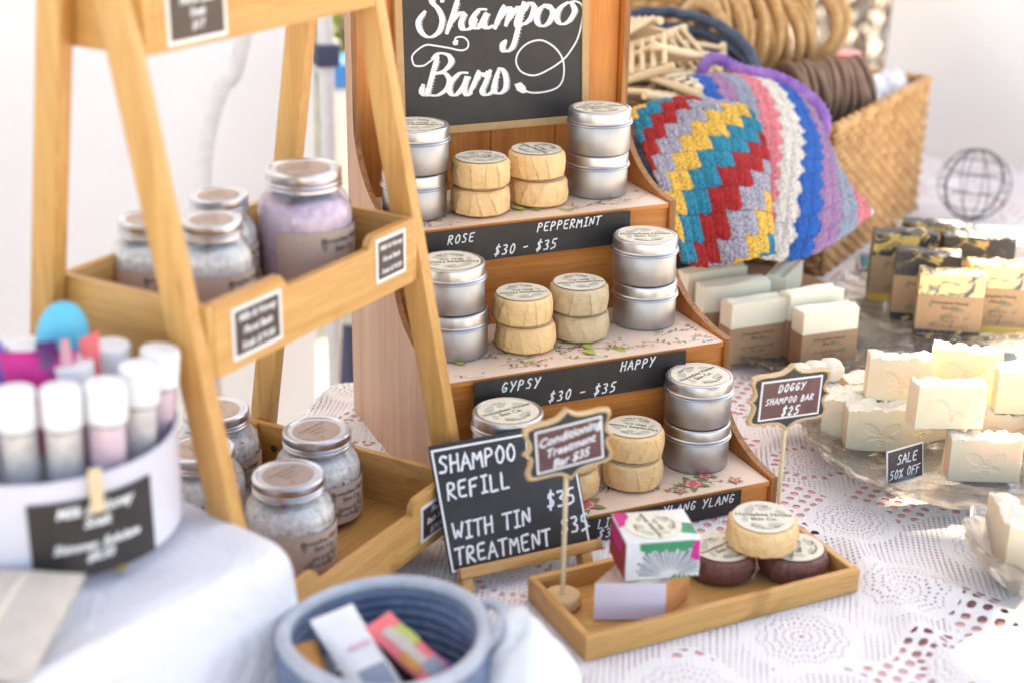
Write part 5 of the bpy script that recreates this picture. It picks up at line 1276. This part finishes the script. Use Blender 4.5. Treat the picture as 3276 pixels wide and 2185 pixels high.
def craggy(x, y, s):
    v = .0095*abs(mn.noise(Vector((x*45, y*50, s))))+.006*mn.noise(Vector((x*24, y*30, s+5)))+.0014*mn.noise(Vector((x*220, y*220, s)))
    hx = (x/.009) % 1-.5; hy = (y/.008+.5*(int(x/.009) % 2)) % 1-.5
    if .012 < x < .05: v -= .0016*max(0, 1-((hx*hx+hy*hy)/.16))
    return v
def gentle(x, y, s): return .0022*mn.noise(Vector((x*25, y*60, s)))+.003*math.sin(x*45+s)*math.sin(PI*min(1, y/.03))+.0008*math.sin(y*420+x*30)
def soap(kind, label, x, y, z, ang, seed, w_=.078, th=.029, h=.085, group=None, proto=None):
    t = thing('soap_bar', label, 'soap', (x, y, z), R(ang), group)
    mb = MB()
    if kind == 'bee': soap_body(mb, w_, th, h, 'soap_cream', 'soap_top', craggy, seed, True)
    if kind == 'green': soap_body(mb, w_, th, h, 'soap_green', 'soap_green', gentle, seed)
    if kind == 'yellow': soap_body(mb, w_, th, h, 'soap_swirl_pale' if seed % 2 else 'soap_swirl', 'soap_swirl' if seed % 2 else 'soap_black', lumpy, seed)
    if kind == 'black': soap_body(mb, w_, th, h, 'soap_black', 'soap_black', lumpy, seed)
    mb.build('block', t, smooth=50)
    if kind == 'yellow':
        mb = MB(); e = .0004; mb.box((-e, -e, .0004), (w_+e, th+e, .013), 'soap_yellow' if seed != 3 else 'soap_black'); mb.build('base_layer', t)
    if kind != 'bee':
        e = .0008; b0, b1 = (.0008, h*.60) if kind == 'green' else (.012, h*.66)
        mb = MB(); v = [(-e, -e), (w_+e, -e), (w_+e, th+e), (-e, th+e)]
        for i in range(4): a, b = v[i], v[(i+1) % 4]; mb.add([(a[0], a[1], b0), (b[0], b[1], b0), (b[0], b[1], b1), (a[0], a[1], b1)], [(0, 1, 2, 3)], 'kraft_dark' if kind == 'green' else 'kraft')
        T = Matrix.Translation((w_/2, -e-.0001, (b0+b1)/2)) @ TX; hh = b1-b0
        for k, (lx, ly, a, L, w2) in enumerate(((-.026, .014, 1.3, .012, .005), (.010, .006, -.15, .022, .008), (-.004, -.004, .5, .020, .005), (.004, -.018, 1.3, .012, .006), (-.020, -.016, .3, .012, .005), (.024, -.006, .6, .010, .004))):
            leafblob(mb, lx, ly*hh/.052, a, L, w2, 'leaf_kraft', T, .0001+.00002*k)
        mb.stroke(catmull([(-.014, -.020), (-.008, -.004), (.006, .002)], 5), .0006, 'leaf_kraft', T)
        k_ = hh/.052
        put_text(mb, 'Honeybee House', .0068, 'ink_brown', T, (0, .0155*k_), .0003, bold=.01); put_text(mb, 'Skin Co.', .0068, 'ink_brown', T, (0, .0080*k_), .0003, bold=.01)
        put_text(mb, 'Cucumber & Avocado' if kind == 'green' else 'Honeybee', .0054, 'ink_brown', T, (0, -.0050*k_), .0003); put_text(mb, 'Body Bar', .0054, 'ink_brown', T, (0, -.0112*k_), .0003)
        put_text(mb, 'All Natural / Plant Based / Handcrafted', .0033, 'ink_brown', T, (0, -.0200*k_), .0003)
        mb.build('paper_band', t)
    return t
gc = 'pale green cucumber soaps on the glass plate'; zc_ = .0132
for i, (x, y, a, w_, h, th, l) in enumerate([
    (.5062, .3535, 0, .088, .084, .030, 'pale green soap at the front left of the cucumber soaps'),
    (.5901, .3066, -2, .086, .078, .030, 'pale green soap at the front right of the cucumber soaps, nearest the DOGGY sign'),
    (.4950, .4080, -5, .100, .094, .030, 'pale green soap standing in the second row on the left'),
    (.4930, .4520, 2, .098, .100, .028, 'pale green soap standing last in the left row against the wooden slab'),
    (.6250, .4050, 42, .088, .094, .030, 'pale green soap turned end-on behind the others'),
    (.5930, .3450, 2, .088, .090, .028, 'pale green soap just behind the front right cucumber soap')]):
    soap('green', l, x, y, zc_, a, i+2, w_, th, h, gc)
gh = 'black and yellow marbled soaps on the glass plate'; zh = .0290
for i, (k, x, y, a, w_, h, sd, l) in enumerate([
    ('yellow', .7833, .3160, -33, .088, .090, 3, 'yellow soap with pale black swirls at the front of the marbled soaps'),
    ('black', .7930, .3850, -34, .090, .098, 4, 'mostly black swirled soap at the left, second row of the marbled soaps'),
    ('yellow', .8120, .4650, -30, .094, .102, 6, 'tall yellow soap with black edge at the back left of the marbled soaps'),
    ('yellow', .8560, .3030, -30, .088, .098, 5, 'bright yellow soap with black flower swirl at the right of the front one'),
    ('black', .9000, .4150, -27, .104, .100, 8, 'black and yellow soap in sunlight at the right edge'),
    ('yellow', .8850, .4980, -42, .100, .100, 10, 'black and amber soap lying at the very back of the marbled soaps')]):
    o = soap(k, l, x, y, zh, a, sd, w_, .030, h+.005, gh)
gb = 'cream honeycomb soaps stamped with a bee on the glass platter'; zp = .0255
bees = [(.4790, .0430, -25, zp, 'cream bee soap at the left front of the platter, left of the SALE card'), (.4700, .0820, -32, zp, 'cream bee soap edge-on at the far left of the platter'), (.4720, .1160, -36, zp, 'cream bee soap at the back left of the platter'),
        (.5330, .0230, 2, zp, 'cream bee soap standing behind the SALE card'), (.5400, -.0680, -25, zp, 'large cream bee soap at the very front of the platter, right of the SALE card'), (.5650, .0600, -20, zp, 'cream bee soap in the middle of the platter under the stacked ones'),
        (.6100, -.0200, -28, zp, 'cream bee soap behind the front one near the right edge'), (.6300, .0450, -15, zp, 'cream bee soap in sun at the right middle of the platter'), (.5300, .1150, -10, zp, 'cream bee soap at the back of the platter, left half'), 
        (.6100, .1000, -18, zp, 'cream bee soap at the back right of the platter'), (.6550, -.0600, -35, zp, 'cream bee soap in full sun at the right edge of the picture'), (.6950, .0200, -30, zp, 'cream bee soap at the far right of the platter'),
        (.5140, .0600, -29, zp+.0520, 'cream bee soap stacked on top at the left, its corner broken'), (.5080, -.0400, -15, zp+.0560, 'cream bee soap leaning on top in the middle of the heap'), (.6050, .0600, -43, zp+.0535, 'cream bee soap on top at the back with a high ragged edge'),
        (.6300, -.0300, -30, zp+.0520, 'sunlit cream bee soap on top at the right side')]
protos = []; q2 = random.Random(21)
for i, (x, y, a, z, l) in enumerate(bees):
    if i < 5: protos.append(soap('bee', l, x, y, z, a, 20+i*3, .080 if i != 3 else .084, .029, .050, gb))
    else:
        o = dup(protos[i % 5], (x, y, z+.0012), R(a), l); o.rotation_euler = (R(q2.uniform(-2.5, 2.5)), R(q2.uniform(-1.6, 1.6)), R(a)); o.scale = (q2.uniform(.93, 1.03), 1, q2.uniform(.95, 1.04))
protos[0].scale = (1, 1, 1)
for o in [o for o in bpy.data.objects if o.get('label') == bees[13][4]]: o.rotation_euler = (R(-4), R(3), R(-15)); o.location.z += .001
# crumbs / corner offcuts between the soaps
q = random.Random(8)
for k in range(9):
    x, y = (.470+.022*(k % 3), .135+.012*(k//3)) if k < 5 else (.56+.03*(k-5), .150)
    mb = MB(); mb.lathe([(0, 0), (.014, .001), (.018, .012), (.012, .022), (0, .026)], 'soap_top', n=14, cap=False, fn=lambda th, r, z, i: (r*(1+.25*mn.noise(Vector((th*2, z*90, k)))), z))
    tag(mb.build('soap_chunk', smooth=50, loc=(x, y, zp+.0515 if k < 3 else zp), rz=k), 'rounded cream soap offcut heaped at the back of the glass platter', 'soap', 'cream soap offcuts')
t = thing('sale_card', 'small black card lettered SALE 50% OFF in a clear holder on the platter', 'sign', (.4660, -.0560, .0262), R(8))
T = Matrix.Rotation(R(-8), 4, 'X') @ TX
mb = MB(); mb.box((0, 0, -.0012), (.056, .041, 0), 'white_paint', T); mb.flat([(.0016, .0016), (.0544, .0016), (.0544, .0394), (.0016, .0394)], .0002, 'darkpanel', T)
Tt = T @ Matrix.Translation((0, 0, .0003)); chalk_text(mb, 'SALE', .0150, .0225, .0110, 'white_ink', Tt, wd=.0017, adv=.72, seed=4); chalk_text(mb, '50% OFF', .0035, .0065, .0100, 'white_ink', Tt, wd=.0016, adv=.70, seed=5)
mb.build('card', t)
mb = MB(); mb.box((.012, -.018, .0), (.040, .010, .0012), 'film'); mb.box((.012, -.0035, .0012), (.040, -.0022, .009), 'film'); mb.build('clear_holder', t)
# cream soap in the bowl
soap('bee', 'cream soap standing in the cut glass bowl at the right edge', .490, -.262, .012, 68, 77, .070, .026, .062, None)

# ---- boxes and things behind the marbled soaps
def card_box(label, loc, rz, sz, m, prints):
    t = thing('printed_box', label, 'box', loc, R(rz)); mb = MB(); mb.box((0, 0, 0), sz, m, bev=.0008)
    mb.build('carton', t, smooth=40); mb = MB()
    for k, (x0, y0, x1, y1, pm) in enumerate(prints): mb.flat([(x0*sz[0], y0*sz[1]), (x1*sz[0], y0*sz[1]), (x1*sz[0], y1*sz[1]), (x0*sz[0], y1*sz[1])], sz[2]+.0003+.0001*k, pm)
    mb.build('printed_top', t); return t
card_box('grey printed box with a blue stripe behind the marbled soaps, left one', (1.000, .640, .001), -28, (.115, .105, .055), 'printgrey', [(.05, .05, .95, .25, 'paperwhite'), (.05, .45, .95, .55, 'violet'), (.1, .65, .9, .9, 'label_paper')])
card_box('grey printed box behind the marbled soaps, right one beside the wire globe', (1.120, .570, .001), -28, (.115, .105, .050), 'printgrey', [(.05, .08, .95, .2, 'paperwhite'), (.05, .5, .95, .62, 'paperwhite'), (.85, .85, .98, .98, 'coral')])
card_box('small white box with a blue printed top beside the wicker basket', (.960, .560, .001), -32, (.060, .090, .045), 'paperwhite', [(.1, .1, .9, .4, 'bluegrey'), (.1, .5, .9, .9, 'printgrey')])
t = thing('open_card_box', 'open white card box with dark teal soaps at the foot of the wicker basket', 'box', (.868, .566, .001), R(-32))
mb = MB(); a_, b_, h_ = .085, .085, .040
for lo, hi in (((0, 0, 0), (a_, .002, h_)), ((0, b_-.002, 0), (a_, b_, h_)), ((0, .0022, 0), (.002, b_-.0022, h_)), ((a_-.002, .0022, 0), (a_, b_-.0022, h_)), ((.0022, .0022, 0), (a_-.0022, b_-.0022, .002))): mb.box(lo, hi, 'paperwhite')
mb.build('carton', t)
for k in range(3):
    o = soap_t = None; mb = MB(); mb.box((0, 0, 0), (.072, .020, .036), 'teal', bev=.003)
    o = mb.build('teal_soap', T=Matrix.Translation((.868, .566, .0035)) @ Matrix.Rotation(R(-32), 4, 'Z') @ Matrix.Translation((.006, .006+.025*k, 0)), smooth=40)
    tag(o, ('front', 'middle', 'rear')[k]+' dark teal soap inside the open white card box', 'soap')
# wire globe
t = thing('wire_globe', 'round dark wire globe out of focus at the right edge', 'wire ornament', (1.300, .830, .001))
Rg = .064
for k in range(5):
    a = PI*k/5; mb = MB(); mb.tube([(Rg*math.cos(b)*math.cos(a), Rg*math.cos(b)*math.sin(a), Rg+.002+Rg*math.sin(b)) for b in [2*PI*j/48 for j in range(48)]], .0010 if k else .0022, 'darkwire', n=6, closed=True); mb.build('hoop', t, smooth=60)
for z in (-.5, 0, .5): r = Rg*math.cos(math.asin(z)); mb = MB(); mb.tube([(r*math.cos(b), r*math.sin(b), Rg+.002+Rg*z) for b in [2*PI*j/48 for j in range(48)]], .0010, 'darkwire', n=6, closed=True); mb.build('hoop', t, smooth=60)
# sunlit white scarf at the lower right and pale cloths behind on the ground
mb = MB(); mb.sheet(lambda u, v: (.325+.30*u, -.56+.22*v+.02*math.sin(u*7), .010+.030*math.sin(PI*min(1, v*1.0))*math.sin(PI*u)**.5*(1+.25*math.sin(u*17+v*6))), 60, 40, 'cloth'); tag(mb.build('white_napkin', smooth=180), 'white cotton napkin rumpled in full sun at the lower right corner', 'napkin')

# white webbing strap hanging in a curve in front of the left tent wall, from the canopy down behind the table
mb = MB(); mb.tube(catmull([(.150, 1.24, 2.13), (.145, 1.235, 1.2), (.105, 1.23, .55), (.058, 1.225, .302), (.027, 1.22, .257), (.001, 1.208, .202), (-.016, 1.192, .148), (-.026, 1.174, .094), (-.031, 1.153, .039), (-.034, 1.15, -.30), (-.03, 1.15, -.755)], 8), .014, 'white_paint', n=8, flat=.2, upv=(0, 1, 0)); tag(mb.build('webbing_strap', smooth=60), 'curved white webbing strap hanging in front of the left tent wall', 'strap')
